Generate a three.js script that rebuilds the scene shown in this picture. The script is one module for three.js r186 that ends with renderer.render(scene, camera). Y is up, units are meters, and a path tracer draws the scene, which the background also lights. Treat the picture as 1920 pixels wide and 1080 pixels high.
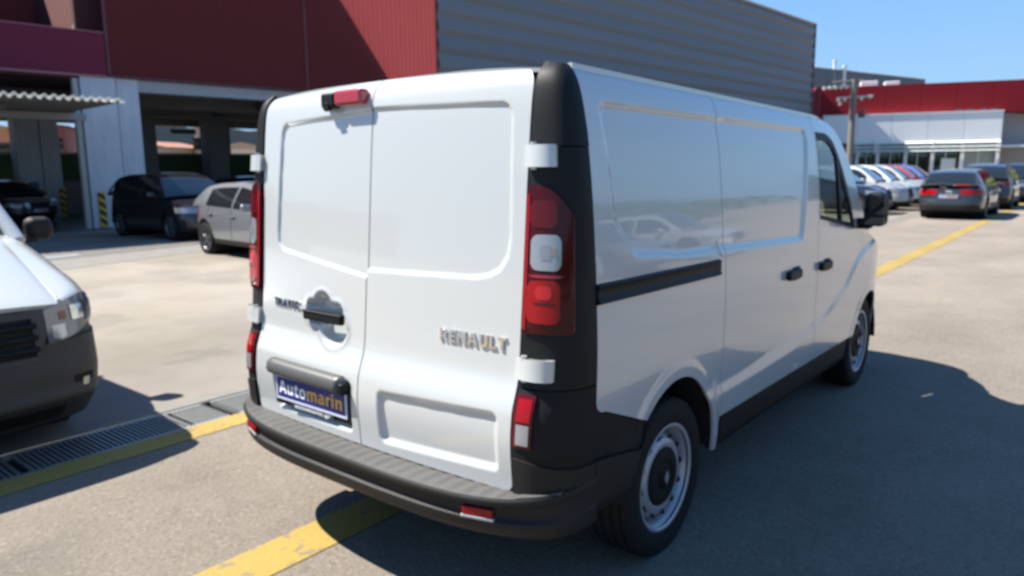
import * as THREE from 'three';
import { mergeGeometries } from 'three/addons/utils/BufferGeometryUtils.js';
import { RoundedBoxGeometry } from 'three/addons/geometries/RoundedBoxGeometry.js';
import { TextGeometry } from 'three/addons/geometries/TextGeometry.js';
import { FontLoader } from 'three/addons/loaders/FontLoader.js';

// ---------------------------------------------------------------- camera, sky, sun, exposure
const scene = new THREE.Scene();
const EXPOSURE = 2.95;
const camera = new THREE.PerspectiveCamera(43.11, 16 / 9, 0.05, 3000);
{
  const yaw = -0.6816, pitch = 0.1616, roll = -0.0112;
  const f = new THREE.Vector3(Math.sin(yaw) * Math.cos(pitch), -Math.sin(pitch), -Math.cos(yaw) * Math.cos(pitch));
  const r0 = new THREE.Vector3(Math.cos(yaw), 0, Math.sin(yaw)), u0 = new THREE.Vector3().crossVectors(r0, f);
  const c = Math.cos(roll), s = Math.sin(roll);
  const r = r0.clone().multiplyScalar(c).addScaledVector(u0, s), u = u0.clone().multiplyScalar(c).addScaledVector(r0, -s);
  camera.position.set(2.2632, 1.643, 1.725);
  camera.quaternion.setFromRotationMatrix(new THREE.Matrix4().makeBasis(r, u, f.clone().negate()));
  camera.focus = 0.55;                       // the phone focused far too near: everything is soft
  camera.userData.fStop = 9.5;
  scene.add(camera);
}
const renderer = new THREE.WebGLRenderer({ antialias: true });
renderer.toneMapping = THREE.LinearToneMapping;
renderer.toneMappingExposure = EXPOSURE;
renderer.shadowMap.enabled = true;
const SUN = new THREE.Vector3(-0.67, 1, 0.25).normalize();
{
  const W = 512, H = 256, d = new Float32Array(W * H * 4);
  const stops = [[-1, .34, .32, .28], [-.02, .40, .50, .58], [0, .43, .69, .95], [.1, .37, .65, .98], [.2, .28, .56, 1.0], [.4, .19, .43, .90], [.7, .105, .29, .66], [1, .08, .24, .60]];
  for (let j = 0; j < H; j++) for (let i = 0; i < W; i++) {
    const el = ((j + .5) / H - .5) * Math.PI, az = ((i + .5) / W - .5) * 2 * Math.PI, y = Math.sin(el);
    let k = 0; while (k < stops.length - 2 && stops[k + 1][0] < y) k++;
    const a = stops[k], b = stops[k + 1], t = Math.min(1, Math.max(0, (y - a[0]) / (b[0] - a[0])));
    const cs = Math.cos(az) * Math.cos(el) * SUN.x + y * SUN.y + Math.sin(az) * Math.cos(el) * SUN.z;
    const glow = y > 0 ? .12 * Math.pow(Math.max(0, cs), 8) + .8 * Math.pow(Math.max(0, cs), 90) : 0;
    const o = (j * W + i) * 4;
    for (let q = 0; q < 3; q++) d[o + q] = (a[q + 1] * (1 - t) + b[q + 1] * t + glow * [1, .97, .9][q]) / EXPOSURE;
    d[o + 3] = 1;
  }
  const sky = new THREE.DataTexture(d, W, H, THREE.RGBAFormat, THREE.FloatType);
  sky.mapping = THREE.EquirectangularReflectionMapping; sky.magFilter = THREE.LinearFilter; sky.minFilter = THREE.LinearFilter; sky.needsUpdate = true;
  scene.background = sky; scene.environment = sky;
}
const sun = new THREE.DirectionalLight(new THREE.Color().setRGB(1, .945, .86), 4.1);
sun.position.copy(SUN).multiplyScalar(120); sun.target.position.set(0, 0, -10);
sun.castShadow = true; sun.shadow.mapSize.set(4096, 4096);
Object.assign(sun.shadow.camera, { left: -70, right: 70, top: 70, bottom: -70, near: 1, far: 300 });
scene.add(sun, sun.target);

// ---------------------------------------------------------------- helpers
let seed = 7;
const rnd = () => { seed = (seed * 1664525 + 1013904223) >>> 0; return seed / 4294967296; };
const lerp = (a, b, t) => a + (b - a) * t, clamp = (x, a = 0, b = 1) => Math.min(b, Math.max(a, x));
const sstep = (a, b, x) => { const t = clamp((x - a) / (b - a)); return t * t * (3 - 2 * t); };
const range = (a, b, n) => Array.from({ length: n + 1 }, (_, i) => a + (b - a) * i / n);
function table(pts) { return x => { if (x <= pts[0][0]) return pts[0][1]; for (let i = 1; i < pts.length; i++) if (x <= pts[i][0]) return lerp(pts[i - 1][1], pts[i][1], (x - pts[i - 1][0]) / (pts[i][0] - pts[i - 1][0])); return pts[pts.length - 1][1]; }; }
function smoothTable(pts) { // monotone cubic
  const n = pts.length, m = [], s = [];
  for (let i = 0; i < n - 1; i++) s.push((pts[i + 1][1] - pts[i][1]) / (pts[i + 1][0] - pts[i][0]));
  for (let i = 0; i < n; i++) m.push(i === 0 ? s[0] : i === n - 1 ? s[n - 2] : s[i - 1] * s[i] <= 0 ? 0 : 2 * s[i - 1] * s[i] / (s[i - 1] + s[i]));
  return x => {
    if (x <= pts[0][0]) return pts[0][1]; if (x >= pts[n - 1][0]) return pts[n - 1][1];
    let i = 0; while (x > pts[i + 1][0]) i++;
    const h = pts[i + 1][0] - pts[i][0], t = (x - pts[i][0]) / h, t2 = t * t, t3 = t2 * t;
    return (2 * t3 - 3 * t2 + 1) * pts[i][1] + (t3 - 2 * t2 + t) * h * m[i] + (-2 * t3 + 3 * t2) * pts[i + 1][1] + (t3 - t2) * h * m[i + 1];
  };
}
const V = (x, y, z) => new THREE.Vector3(x, y, z);
function tidy(g) { let q = g.index ? g.toNonIndexed() : g; for (const k of Object.keys(q.attributes)) if (!['position', 'normal', 'uv'].includes(k)) q.deleteAttribute(k); q.morphAttributes = {}; return q; }
function merge(list) { list = [list].flat(9).filter(Boolean); return list.length === 1 ? list[0] : mergeGeometries(list.map(tidy)); }
const used = {};
function numbered(n) { used[n] = (used[n] ?? -1) + 1; return used[n] ? `${n}_${String(used[n]).padStart(3, '0')}` : n; }
function mesh(name, geos, mat, parent = scene, label) {
  const o = new THREE.Mesh(merge(geos), mat); o.name = parent === scene ? numbered(name) : name; o.castShadow = o.receiveShadow = true;
  if (label) o.userData.label = label; parent.add(o); return o;
}
function thing(name, label, category, pos = [0, 0, 0], turn = 0, group) {
  const o = new THREE.Group(); o.name = numbered(name); o.position.set(...pos); o.rotation.y = turn;
  o.userData = { label, category }; if (group) o.userData.group = group; scene.add(o); return o;
}
function struct(name, geos, mat) { const o = mesh(name, geos, mat); o.userData.kind = 'structure'; return o; }
function copy(src, name, label, pos, turn, group) { const c = src.clone(); c.name = numbered(name); c.userData = { ...src.userData, label }; if (group) c.userData.group = group; c.position.set(...pos); c.rotation.y = turn; scene.add(c); return c; }
const box = (w, h, d, x = 0, y = 0, z = 0, ry = 0) => { const g = new THREE.BoxGeometry(w, h, d); if (ry) g.rotateY(ry); return g.translate(x, y, z); };
const rbox = (w, h, d, r, x = 0, y = 0, z = 0, seg = 3) => new RoundedBoxGeometry(w, h, d, seg, r).translate(x, y, z);
function cyl(r0, r1, a, b, n = 16) { const A = V(...a), B = V(...b), d = B.clone().sub(A), g = new THREE.CylinderGeometry(r1, r0, d.length(), n); g.applyQuaternion(new THREE.Quaternion().setFromUnitVectors(V(0, 1, 0), d.normalize())); return g.translate((a[0] + b[0]) / 2, (a[1] + b[1]) / 2, (a[2] + b[2]) / 2); }
function mirrorX(g) { const q = g.clone(); q.scale(-1, 1, 1); const idx = q.index; if (idx) { const a = idx.array; for (let i = 0; i < a.length; i += 3) { const t = a[i]; a[i] = a[i + 1]; a[i + 1] = t; } } else for (const k of Object.keys(q.attributes)) { const at = q.attributes[k], s = at.itemSize, a = at.array; for (let i = 0; i < at.count; i += 3) for (let c = 0; c < s; c++) { const t = a[i * s + c]; a[i * s + c] = a[(i + 1) * s + c]; a[(i + 1) * s + c] = t; } } return q; }
// a curved panel between two curves lo(u)..hi(u), with edges that fold back by t so that gaps between panels read as gaps
function chart({ us, nv = 8, lo, hi, f, t = .012, ref = [0, 0.9, -2.5], inv = false }) {
  const L = typeof lo === 'number' ? () => lo : lo, Hh = typeof hi === 'number' ? () => hi : hi, nu = us.length, N = nv + 1;
  const P = new Float32Array(nu * N * 3), UV = new Float32Array(nu * N * 2), I = [];
  for (let i = 0; i < nu; i++) { const a = L(us[i]), b = Math.max(Hh(us[i]), a + 1e-4); for (let j = 0; j < N; j++) { const v = lerp(a, b, j / nv), p = f(us[i], v), k = i * N + j; P.set(p, k * 3); UV[k * 2] = us[i]; UV[k * 2 + 1] = v; } }
  for (let i = 0; i < nu - 1; i++) for (let j = 0; j < nv; j++) { const a = i * N + j, b = a + N; I.push(a, b, a + 1, b, b + 1, a + 1); }
  const g = new THREE.BufferGeometry(); g.setAttribute('position', new THREE.BufferAttribute(P, 3)); g.setAttribute('uv', new THREE.BufferAttribute(UV, 2)); g.setIndex(I); g.computeVertexNormals();
  let s = 0; const n = g.attributes.normal.array; for (let k = 0; k < P.length; k += 3) s += n[k] * (P[k] - ref[0]) + n[k + 1] * (P[k + 1] - ref[1]) + n[k + 2] * (P[k + 2] - ref[2]);
  const flip = (s < 0) !== inv;
  if (flip) { for (let k = 0; k < I.length; k += 3) { const q = I[k]; I[k] = I[k + 1]; I[k + 1] = q; } g.setIndex(I); g.computeVertexNormals(); }
  if (!t) return tidy(g);
  const nn = g.attributes.normal.array, loop = [];
  for (let i = 0; i < nu; i++) loop.push(i * N); for (let j = 1; j < N; j++) loop.push((nu - 1) * N + j); for (let i = nu - 2; i >= 0; i--) loop.push(i * N + nv); for (let j = nv - 1; j > 0; j--) loop.push(j);
  const S = [], SU = [], pt = (k, d) => [P[k * 3] - nn[k * 3] * d, P[k * 3 + 1] - nn[k * 3 + 1] * d, P[k * 3 + 2] - nn[k * 3 + 2] * d];
  for (let q = 0; q < loop.length; q++) { const a = loop[q], b = loop[(q + 1) % loop.length]; const A = pt(a, 0), B = pt(b, 0), C = pt(b, t), D = pt(a, t); const quad = flip ? [A, B, C, A, C, D] : [A, C, B, A, D, C]; for (const p of quad) { S.push(...p); SU.push(UV[a * 2], UV[a * 2 + 1]); } }
  const sk = new THREE.BufferGeometry(); sk.setAttribute('position', new THREE.Float32BufferAttribute(S, 3)); sk.setAttribute('uv', new THREE.Float32BufferAttribute(SU, 2)); sk.computeVertexNormals();
  return merge([g, sk]);
}
// signed distance to a polygon whose corners are rounded by r (convex, any winding)
function roundPoly(pts, r) {
  let A = 0; for (let i = 0; i < pts.length; i++) { const p = pts[i], q = pts[(i + 1) % pts.length]; A += p[0] * q[1] - q[0] * p[1]; }
  const P = A < 0 ? [...pts].reverse() : pts, n = P.length, E = P.map((p, i) => { const q = P[(i + 1) % n], dx = q[0] - p[0], dy = q[1] - p[1], l = Math.hypot(dx, dy); return [p[0] - dy / l * r, p[1] + dx / l * r, dx / l, dy / l]; });
  const Q = E.map((e, i) => { const a = E[(i + n - 1) % n], den = a[2] * e[3] - a[3] * e[2], t = ((e[0] - a[0]) * e[3] - (e[1] - a[1]) * e[2]) / den; return [a[0] + a[2] * t, a[1] + a[3] * t]; });
  return (x, y) => {
    let d = 1e9, inside = true;
    for (let i = 0; i < n; i++) { const p = Q[i], q = Q[(i + 1) % n], ex = q[0] - p[0], ey = q[1] - p[1], wx = x - p[0], wy = y - p[1], t = clamp((wx * ex + wy * ey) / (ex * ex + ey * ey)); d = Math.min(d, Math.hypot(wx - ex * t, wy - ey * t)); if (ex * wy - ey * wx < 0) inside = false; }
    return (inside ? -d : d) - r;
  };
}
const dent = (sd, depth, w) => (x, y) => depth * (1 - sstep(-w, 0, sd(x, y)));
// ---------------------------------------------------------------- textures
function hash(x, y, s) { let h = (x * 374761393 + y * 668265263 + s * 1274126177) | 0; h = Math.imul(h ^ (h >>> 13), 1274126177); return ((h ^ (h >>> 16)) >>> 0) / 4294967296; }
function vnoise(x, y, per, s) { const xi = Math.floor(x), yi = Math.floor(y), fx = x - xi, fy = y - yi, u = fx * fx * (3 - 2 * fx), v = fy * fy * (3 - 2 * fy), m = k => ((k % per) + per) % per; return lerp(lerp(hash(m(xi), m(yi), s), hash(m(xi + 1), m(yi), s), u), lerp(hash(m(xi), m(yi + 1), s), hash(m(xi + 1), m(yi + 1), s), u), v); }
function tex(n, fn, color = true, rep = 1) {
  const d = new Uint8Array(n * n * 4);
  for (let j = 0; j < n; j++) for (let i = 0; i < n; i++) { const c = fn(i / n, j / n, i, j), o = (j * n + i) * 4; for (let k = 0; k < 3; k++) { const l = clamp(Array.isArray(c) ? c[k] : c); d[o + k] = 255 * (color ? (l <= .0031308 ? l * 12.92 : 1.055 * Math.pow(l, 1 / 2.4) - .055) : l); } d[o + 3] = 255; }
  const t = new THREE.DataTexture(d, n, n); t.wrapS = t.wrapT = THREE.RepeatWrapping; t.magFilter = THREE.LinearFilter; t.minFilter = THREE.LinearMipmapLinearFilter; t.generateMipmaps = true; if (color) t.colorSpace = THREE.SRGBColorSpace; t.repeat.set(rep, rep); t.needsUpdate = true; return t;
}
const C = (r, g, b) => new THREE.Color().setRGB(r, g, b);
const M = (r, g, b, rough = .6, metal = 0, extra = {}) => new THREE.MeshPhysicalMaterial({ color: C(r, g, b), roughness: rough, metalness: metal, ...extra });
const asphaltMap = tex(1024, (u, v, i, j) => {
  const g = hash(i, j, 3), g2 = vnoise(u * 340, v * 340, 340, 5), big = vnoise(u * 7, v * 7, 7, 1) * .5 + vnoise(u * 23, v * 23, 23, 2) * .3 + vnoise(u * 60, v * 60, 60, 9) * .2;
  let k = .82 + .30 * big + .14 * (g - .5) + .24 * (g2 - .5); if (g2 > .86) k += .2; if (g2 < .12) k -= .16;
  return [.163 * k, .139 * k, .112 * k];
}, true, 1 / 4.2);
const asphaltBump = tex(1024, (u, v, i, j) => .5 * hash(i, j, 3) + .5 * vnoise(u * 340, v * 340, 340, 5), false, 1 / 4.2);
const concreteMap = tex(1024, (u, v, i, j) => {
  const a = vnoise(u * 5, v * 5, 5, 11), b = vnoise(u * 14, v * 14, 14, 12), c = vnoise(u * 48, v * 48, 48, 13), g = hash(i, j, 14), st = sstep(.62, .8, vnoise(u * 9, v * 9, 9, 17) * .7 + c * .3);
  const k = .78 + .2 * a + .16 * b + .1 * c + .06 * (g - .5) - .2 * st;
  return [.222 * k, .195 * k, .158 * k * (.96 + .1 * b)];
}, true, 1 / 7.3);
const grimeMap = tex(512, (u, v) => { const a = vnoise(u * 6, v * 6, 6, 21), b = vnoise(u * 30, v * 30, 30, 22); return .82 + .14 * a + .1 * (b - .5); });
const paintMap = tex(512, (u, v, i, j) => { const w = vnoise(u * 90, v * 90, 90, 31) * .6 + vnoise(u * 22, v * 22, 22, 32) * .4, k = .9 + .14 * (vnoise(u * 6, v * 6, 6, 33) - .5); const q = .75 * sstep(.62, .84, w) + .12 * hash(Math.floor(u * 512), Math.floor(v * 512), 34); return [lerp(.335, .17, q) * k, lerp(.232, .14, q) * k, lerp(.044, .10, q) * k]; }, true, 1 / 2.3);
const plasticBump = tex(256, (u, v, i, j) => hash(i, j, 41) * .5 + vnoise(u * 64, v * 64, 64, 42) * .5, false, 8);
const mat = {
  asphalt: new THREE.MeshStandardMaterial({ map: asphaltMap, bumpMap: asphaltBump, bumpScale: .004, roughness: .95, vertexColors: true }),
  concrete: new THREE.MeshStandardMaterial({ map: concreteMap, roughness: .88, vertexColors: true }),
  yellow: new THREE.MeshStandardMaterial({ map: paintMap, roughness: .75, bumpMap: asphaltBump, bumpScale: .002 }),
  white: M(.455, .470, .460, .2, 0, { ior: 1.75, clearcoat: 1, clearcoatRoughness: .03 }),
  black: M(.005, .0055, .006, .5, 0, { specularIntensity: .5, bumpMap: plasticBump, bumpScale: .0003 }),
  blackMatt: M(.0085, .008, .0075, .62, 0, { specularIntensity: .45, bumpMap: plasticBump, bumpScale: .0006 }),
  greyPlastic: M(.080, .077, .074, .55, 0, { bumpMap: plasticBump, bumpScale: .0008 }),
  bumperPlastic: M(.016, .015, .0142, .55, 0, { specularIntensity: .5, bumpMap: plasticBump, bumpScale: .0006 }),
  gap: M(.006, .006, .006, .9),
  rubber: M(.008, .008, .0085, .8, 0, { specularIntensity: .6 }),
  rim: M(.36, .37, .40, .38, .35, { clearcoat: .4 }),
  alloy: M(.12, .12, .13, .28, .6),
  rimDark: M(.03, .03, .03, .5, .4),
  chrome: M(.72, .72, .72, .1, 1),
  glass: M(.62, .72, .70, .02, 0, { transmission: 1, thickness: 0, ior: 1.5 }),
  darkGlass: M(.012, .015, .018, .03, 0, { clearcoat: 1, clearcoatRoughness: .01 }),
  redLens: M(.085, .0015, .003, .2, 0, { specularIntensity: .4, clearcoat: .35, clearcoatRoughness: .02 }),
  redDeep: M(.050, .001, .003, .12, 0, { specularIntensity: .3, clearcoat: .3, clearcoatRoughness: .02 }),
  redBright: M(.27, .002, .004, .2, 0, { specularIntensity: .4, clearcoat: .35, clearcoatRoughness: .02 }),
  clearLens: M(.30, .31, .33, .15, .35, { clearcoat: 1, clearcoatRoughness: .02 }),
  amber: M(.34, .24, .19, .3),
  interior: M(.03, .031, .034, .8), seat: M(.05, .05, .055, .85),
  mirror: M(.8, .82, .84, .02, 1),
};
const font = await new FontLoader().loadAsync('fonts/droid/droid_sans_bold.typeface.json');
function plateTexture() {
  const c = document.createElement('canvas'); c.width = 520; c.height = 124; const x = c.getContext('2d');
  x.fillStyle = '#c9cdd8'; x.fillRect(0, 0, 520, 124); x.fillStyle = '#16216e'; x.fillRect(10, 9, 500, 102);
  x.font = 'bold 88px sans-serif'; x.textBaseline = 'alphabetic'; const wa = x.measureText('Auto').width, wb = x.measureText('marin').width, s = 470 / (wa + wb);
  x.save(); x.translate(24, 90); x.scale(s, 1); x.fillStyle = '#eef0ee'; x.fillText('Auto', 0, 0); x.fillStyle = '#e9b233'; x.fillText('marin', wa, 0); x.restore();
  const t = new THREE.CanvasTexture(c); t.colorSpace = THREE.SRGBColorSpace; return t;
}
mat.plate = new THREE.MeshStandardMaterial({ map: plateTexture(), roughness: .4 });
function domainTexture() {
  const c = document.createElement('canvas'); c.width = 256; c.height = 40; const x = c.getContext('2d'); x.fillStyle = '#2c3038'; x.fillRect(0, 0, 256, 40);
  x.fillStyle = '#e4e8ea'; x.font = 'bold 34px sans-serif'; x.textAlign = 'center'; x.textBaseline = 'middle'; x.fillText('automarin.gr', 128, 20, 240);
  const t = new THREE.CanvasTexture(c); t.colorSpace = THREE.SRGBColorSpace; return t;
}
mat.domain = new THREE.MeshStandardMaterial({ map: domainTexture(), roughness: .5 });
function flatUV(g, w, h, cx = 0, cy = 0) { const p = g.attributes.position, u = g.attributes.uv; for (let i = 0; i < p.count; i++) u.setXY(i, (p.getX(i) - cx) / w + .5, (p.getY(i) - cy) / h + .5); return g; }

// ---------------------------------------------------------------- ground
function sheet(pts, y, step = 0) { // polygon (x,z) flat on the ground, uv in metres
  const s = new THREE.Shape(pts.map(p => new THREE.Vector2(p[0], -p[1]))); const g = new THREE.ShapeGeometry(s); g.rotateX(-Math.PI / 2); g.translate(0, y, 0);
  const p = g.attributes.position, u = g.attributes.uv; for (let i = 0; i < p.count; i++) u.setXY(i, p.getX(i), p.getZ(i)); return g;
}
function groundGrid(xs, zs, tone) { // tone: large-scale wear of the surface
  const g = chart({ us: xs, nv: zs.length - 1, lo: 0, hi: zs.length - 1, f: (x, v) => [x, 0, zs[Math.round(v)]], t: 0, ref: [0, -50, 0] });
  const p = g.attributes.position, u = g.attributes.uv, c = new Float32Array(p.count * 3);
  for (let i = 0; i < p.count; i++) { const x = p.getX(i), z = p.getZ(i); u.setXY(i, x, z); c.set(tone(x, z), i * 3); }
  g.setAttribute('color', new THREE.BufferAttribute(c, 3)); return g;
}
function plain(name, g, m) { const o = new THREE.Mesh(g, m); o.name = numbered(name); o.receiveShadow = true; o.userData.kind = 'structure'; scene.add(o); return o; }
const STAINS = [[1.9, -1.2, .5, .3, .2], [3.2, .1, .35, .5, .22], [2.6, -3.0, .22, .9, .16], [-1.2, .9, .25, .18, .2], [.6, 1.1, .3, .16, .18], [-1.5, -.1, .12, .3, .14], [4.4, -7.5, .8, .4, .18], [2.0, -9.5, .4, 1.2, .14], [.6, -14, .5, 1.6, .15], [5.5, -2.2, .3, .7, .18]];
const stain = (x, z) => { let k = 1; for (const [a, b, rx, rz, s] of STAINS) { const d = Math.hypot((x - a) / rx, (z - b) / rz) + .5 * (vnoise(x * 4 + 90, z * 4 + 90, 512, 71) - .5); k -= s * sstep(1.1, .3, d); } for (const o of [1.35, 2.95]) { const d = Math.abs(x - o - .02 * z * z * .4); k -= .07 * sstep(.16, .05, d) * (.4 + .6 * vnoise(z * .7 + 40, o, 512, 72)); } return k; };
const big = (x, z, f, s) => vnoise(x * f + 500, z * f + 500, 4096, s);
const lin = (a, b, st) => range(a, b, Math.max(1, Math.round((b - a) / st)));
const xsA = [...lin(-2.25, 8, .16), ...lin(8.5, 30, 1.2), 60, 400], zsA = [-400, -120, ...lin(-80, -14, 1.2), ...lin(-13.8, 6, .18), 20, 200];
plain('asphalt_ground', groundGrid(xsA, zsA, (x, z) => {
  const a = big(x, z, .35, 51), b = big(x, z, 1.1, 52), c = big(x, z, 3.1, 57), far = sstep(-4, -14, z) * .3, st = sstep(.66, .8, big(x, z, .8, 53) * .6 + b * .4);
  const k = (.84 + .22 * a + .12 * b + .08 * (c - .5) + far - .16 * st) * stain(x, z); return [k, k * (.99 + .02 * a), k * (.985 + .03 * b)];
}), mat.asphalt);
const xsC = [-400, -120, -70, ...lin(-45, -22, 1.5), ...lin(-21.5, -2.69, .3)], zsC = [-400, -120, ...lin(-70, -16, 1.6), ...lin(-15.5, 6, .3), 12, 30, 200];
plain('concrete_yard', groundGrid(xsC, zsC, (x, z) => {
  const a = big(x, z, .25, 54), b = big(x, z, .9, 55), s = sstep(.6, .75, big(x * .7, z, .6, 56)), damp = sstep(-4.6, -3, x) * .04;
  const k = .9 + .2 * a + .1 * (b - .5) - .13 * s - damp; return [k, k, k * (1 + .05 * (b - .5)) + damp * 1.4];
}), mat.concrete);
// drain channel with its gratings
struct('drain_channel', [box(.02, .14, 9.3, -2.26, -.0725, -3.18), box(.02, .14, 9.3, -2.68, -.0725, -3.18), box(.44, .02, 9.3, -2.47, -.15, -3.18)], M(.05, .05, .05, .9));
struct('concrete_strip', [sheet([[-2.69, -7.83], [-2.25, -7.83], [-2.25, -400], [-2.69, -400]], 0), sheet([[-2.69, 200], [-2.25, 200], [-2.25, 1.47], [-2.69, 1.47]], 0)], M(.19, .172, .15, .9, 0, { map: grimeMap }));
{
  const steel = M(.30, .31, .30, .5, .55), bar = box(.36, .022, .0115, 0, -.012, 0), flat = box(.36, .012, .03, 0, -.015, 0);
  const mk = (z0, z1, label) => {
    const t = thing('drain_grating', label, 'grating', [-2.47, 0, (z0 + z1) / 2], 0, 'drain gratings along the yellow line'); const L = z1 - z0;
    mesh('frame', [box(.028, .03, L, -.194, -.017, 0), box(.028, .03, L, .194, -.017, 0), box(.36, .03, .006, 0, -.017, L / 2 - .003), box(.36, .03, .006, 0, -.017, -L / 2 + .003)], steel, t);
    const n = Math.floor((L - .04) / .031); for (let i = 0; i < n; i++) { const b = new THREE.Mesh(bar, steel); b.name = 'slat'; b.position.z = -L / 2 + .035 + i * .031; b.castShadow = b.receiveShadow = true; t.add(b); }
    return t;
  };
  mk(-.50, .47, 'steel drain grating in the shadow of the dark-bumpered van');
  mk(.475, 1.45, 'shaded drain grating at the bottom left edge of the photo');
  mk(-.78, -.505, 'short sunlit drain grating piece before the dark gap');
  mk(-1.82, -.85, 'sunlit drain grating just left of the white van bumper');
  const z0 = -2.82; { const t = mk(z0, -1.825, 'first drain grating along the line hidden behind the white van body'); for (let k = 1; k < 6; k++) copy(t, 'drain_grating', ['', 'second', 'third', 'fourth', 'fifth', 'sixth'][k] + ' drain grating along the line hidden behind the white van body', [-2.47, 0, -2.32 - k * 1.0], 0, 'drain gratings along the yellow line'); }
}
struct('drain_edge', [sheet([[-2.69, 3], [-2.78, 3], [-2.78, -60], [-2.69, -60]], .004)], M(.2, .19, .17, .85, 0, { map: grimeMap }));
struct('lane_marking', [sheet([[-2.245, 3.5], [-2.035, 3.5], [-2.035, -8], [-2.245, -8]], .004)], mat.yellow);
struct('lane_marking', [sheet([[-.52, 4], [-.265, 4], [-.255, -70], [-.475, -70]], .004)], mat.yellow);
for (const z of [-24.3, -26.9, -29.5, -32.1]) struct('bay_marking', sheet([[-3.05, z], [-3.05, z - .14], [-7.6, z - .14], [-7.6, z]], .004), mat.yellow);

// ---------------------------------------------------------------- the white panel van (x right, y up, nose towards -z, rear bumper at z = 0)
const van = thing('panel_van', 'large white panel van with black corner pillars seen from behind', 'van');
const SHEAR = new THREE.Matrix4().set(1, 0, 0, 0, 0, 1, .017, .017 * .97, 0, 0, 1, 0, 0, 0, 0, 1);   // unladen: the nose sits a little lower
const vb = (name, geos, m, parent = van, label) => { const g = merge(geos); g.applyMatrix4(SHEAR); return mesh(name, g, m, parent, label); };
const both = g => [g, mirrorX(g)];
const zr = smoothTable([[.3, -.115], [.53, -.108], [.70, -.098], [.80, -.106], [.93, -.146], [1.0, -.154], [1.2, -.172], [1.8, -.226], [1.9, -.242], [1.95, -.264], [1.98, -.30]]);
const wB = smoothTable([[.25, .905], [.33, .922], [.45, .938], [.7, .954], [1.0, .963], [1.2, .958], [1.48, .943], [1.71, .921], [1.83, .901], [1.9, .883], [1.94, .866], [1.965, .848], [2.0, .80]]);
const frontTaper = (y, z) => .035 * sstep(-2.7, -3.9, z) * sstep(1.2, 1.9, y);
function plan(z) { const t = clamp((-z - 4.0) / 1.02); return Math.pow(Math.max(0, 1 - Math.pow(t, 2.6)), 1 / 2.2); }
const AX = [-.97, -4.07], RA = .345, ARCH = .435;
const shelf = smoothTable([[-4.2, 1.16], [-3.75, 1.07], [-3.35, .86], [-2.9, .725], [-2.3, .665], [-1.4, .63], [-.3, .63]]);
function sideX(z, y) {
  let x = (wB(y) - frontTaper(y, z)) * plan(z);
  x += .012 * sstep(shelf(z) + .035, shelf(z) - .03, y) * sstep(-.4, -.6, z);
  for (const a of AX) { const d = Math.hypot((z - a) * 1.14, y - .335); x += .006 * (1 - sstep(ARCH + .06, ARCH + .09, d)); }
  return x;
}
const sidePanelSD = roundPoly([[-.425, 1.862], [-2.66, 1.884], [-2.50, 1.252], [-1.0, 1.283], [-.60, 1.318], [-.475, 1.44]], .055);
const sideDent = dent(sidePanelSD, .013, .024);
const sideF = (z, y) => [sideX(z, y) - sideDent(z, y), y, z];
const archLo = (z, base) => { let b = base; for (const a of AX) { const d = 1 - Math.pow((z - a) / .392, 2); if (d > 0) b = Math.max(b, .335 + .447 * Math.sqrt(d)); } return b; };
const roofEdge = smoothTable([[-4.3, 1.62], [-3.33, 1.905], [-3.18, 1.948], [-3.0, 1.962], [-2.8, 1.965], [-.3, 1.965]]);
const D = .0125;
// rear doors
const doorSD = s => roundPoly(s > 0 ? [[-.4, 1.885], [.66, 1.856], [.688, 1.84], [.698, 1.81], [.714, 1.40], [.703, 1.335], [.672, 1.287], [.625, 1.262], [.56, 1.250], [-.4, 1.225]] : [[.4, 1.885], [-.590, 1.841], [-.616, 1.825], [-.626, 1.79], [-.648, 1.36], [-.640, 1.31], [-.605, 1.28], [.4, 1.158]], .02);
const upper = { 1: dent(doorSD(1), .0095, .010), [-1]: dent(doorSD(-1), .0095, .010) };
const lowR = dent(roundPoly([[.112, .782], [.712, .806], [.716, .590], [.118, .566]], .03), .017, .024);
const lowL = dent(roundPoly([[-.645, .79], [-.035, .79], [-.045, .565], [-.60, .565]], .035), .026, .028);
const hA = roundPoly([[-.402, 1.085], [-.15, 1.085], [-.13, .98], [-.39, .985]], .035);
const recess = (x, y) => { const a = hA(x, y), b = Math.hypot(x + .285, y - 1.055) - .068, c = Math.hypot((x + .205) * .9, (y - .985)) - .082; const m = Math.min(a, b, c); return .045 * (1 - sstep(-.030, .006, m)) - .004 * (1 - sstep(.0, .022, Math.abs(m - .008))); };
const bulge = x => .028 * (1 - (x / .78) * (x / .78));
const doorZ = (x, y) => zr(y) + bulge(x);
const doorF = s => (x, y) => [x, y, doorZ(x, y) - upper[s](x, y) - (s > 0 ? lowR(x, y) : lowL(x, y) + recess(x, y))];
const doorHi = x => { const e = Math.abs(x), r = .055, c = .768 - r, t = 1.982 - .026 * (e / .77) * (e / .77); return e > c ? t - r + Math.sqrt(Math.max(0, r * r - (e - c) * (e - c))) : t; };
const doorLo = x => { const e = Math.abs(x), r = .03, c = .768 - r; return e > c ? .53 + r - Math.sqrt(Math.max(0, r * r - (e - c) * (e - c))) : .53; };
const ends = (a, b, n, r) => { const o = []; for (let i = 0; i <= n; i++) o.push(lerp(a, b, i / n)); for (let i = 1; i < 8; i++) { const q = Math.pow(i / 8, 2) * r; o.push(a + q * Math.sign(b - a), b - q * Math.sign(b - a)); } return [...new Set(o)].sort((p, q) => p - q); };
const doors = {};
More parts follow.
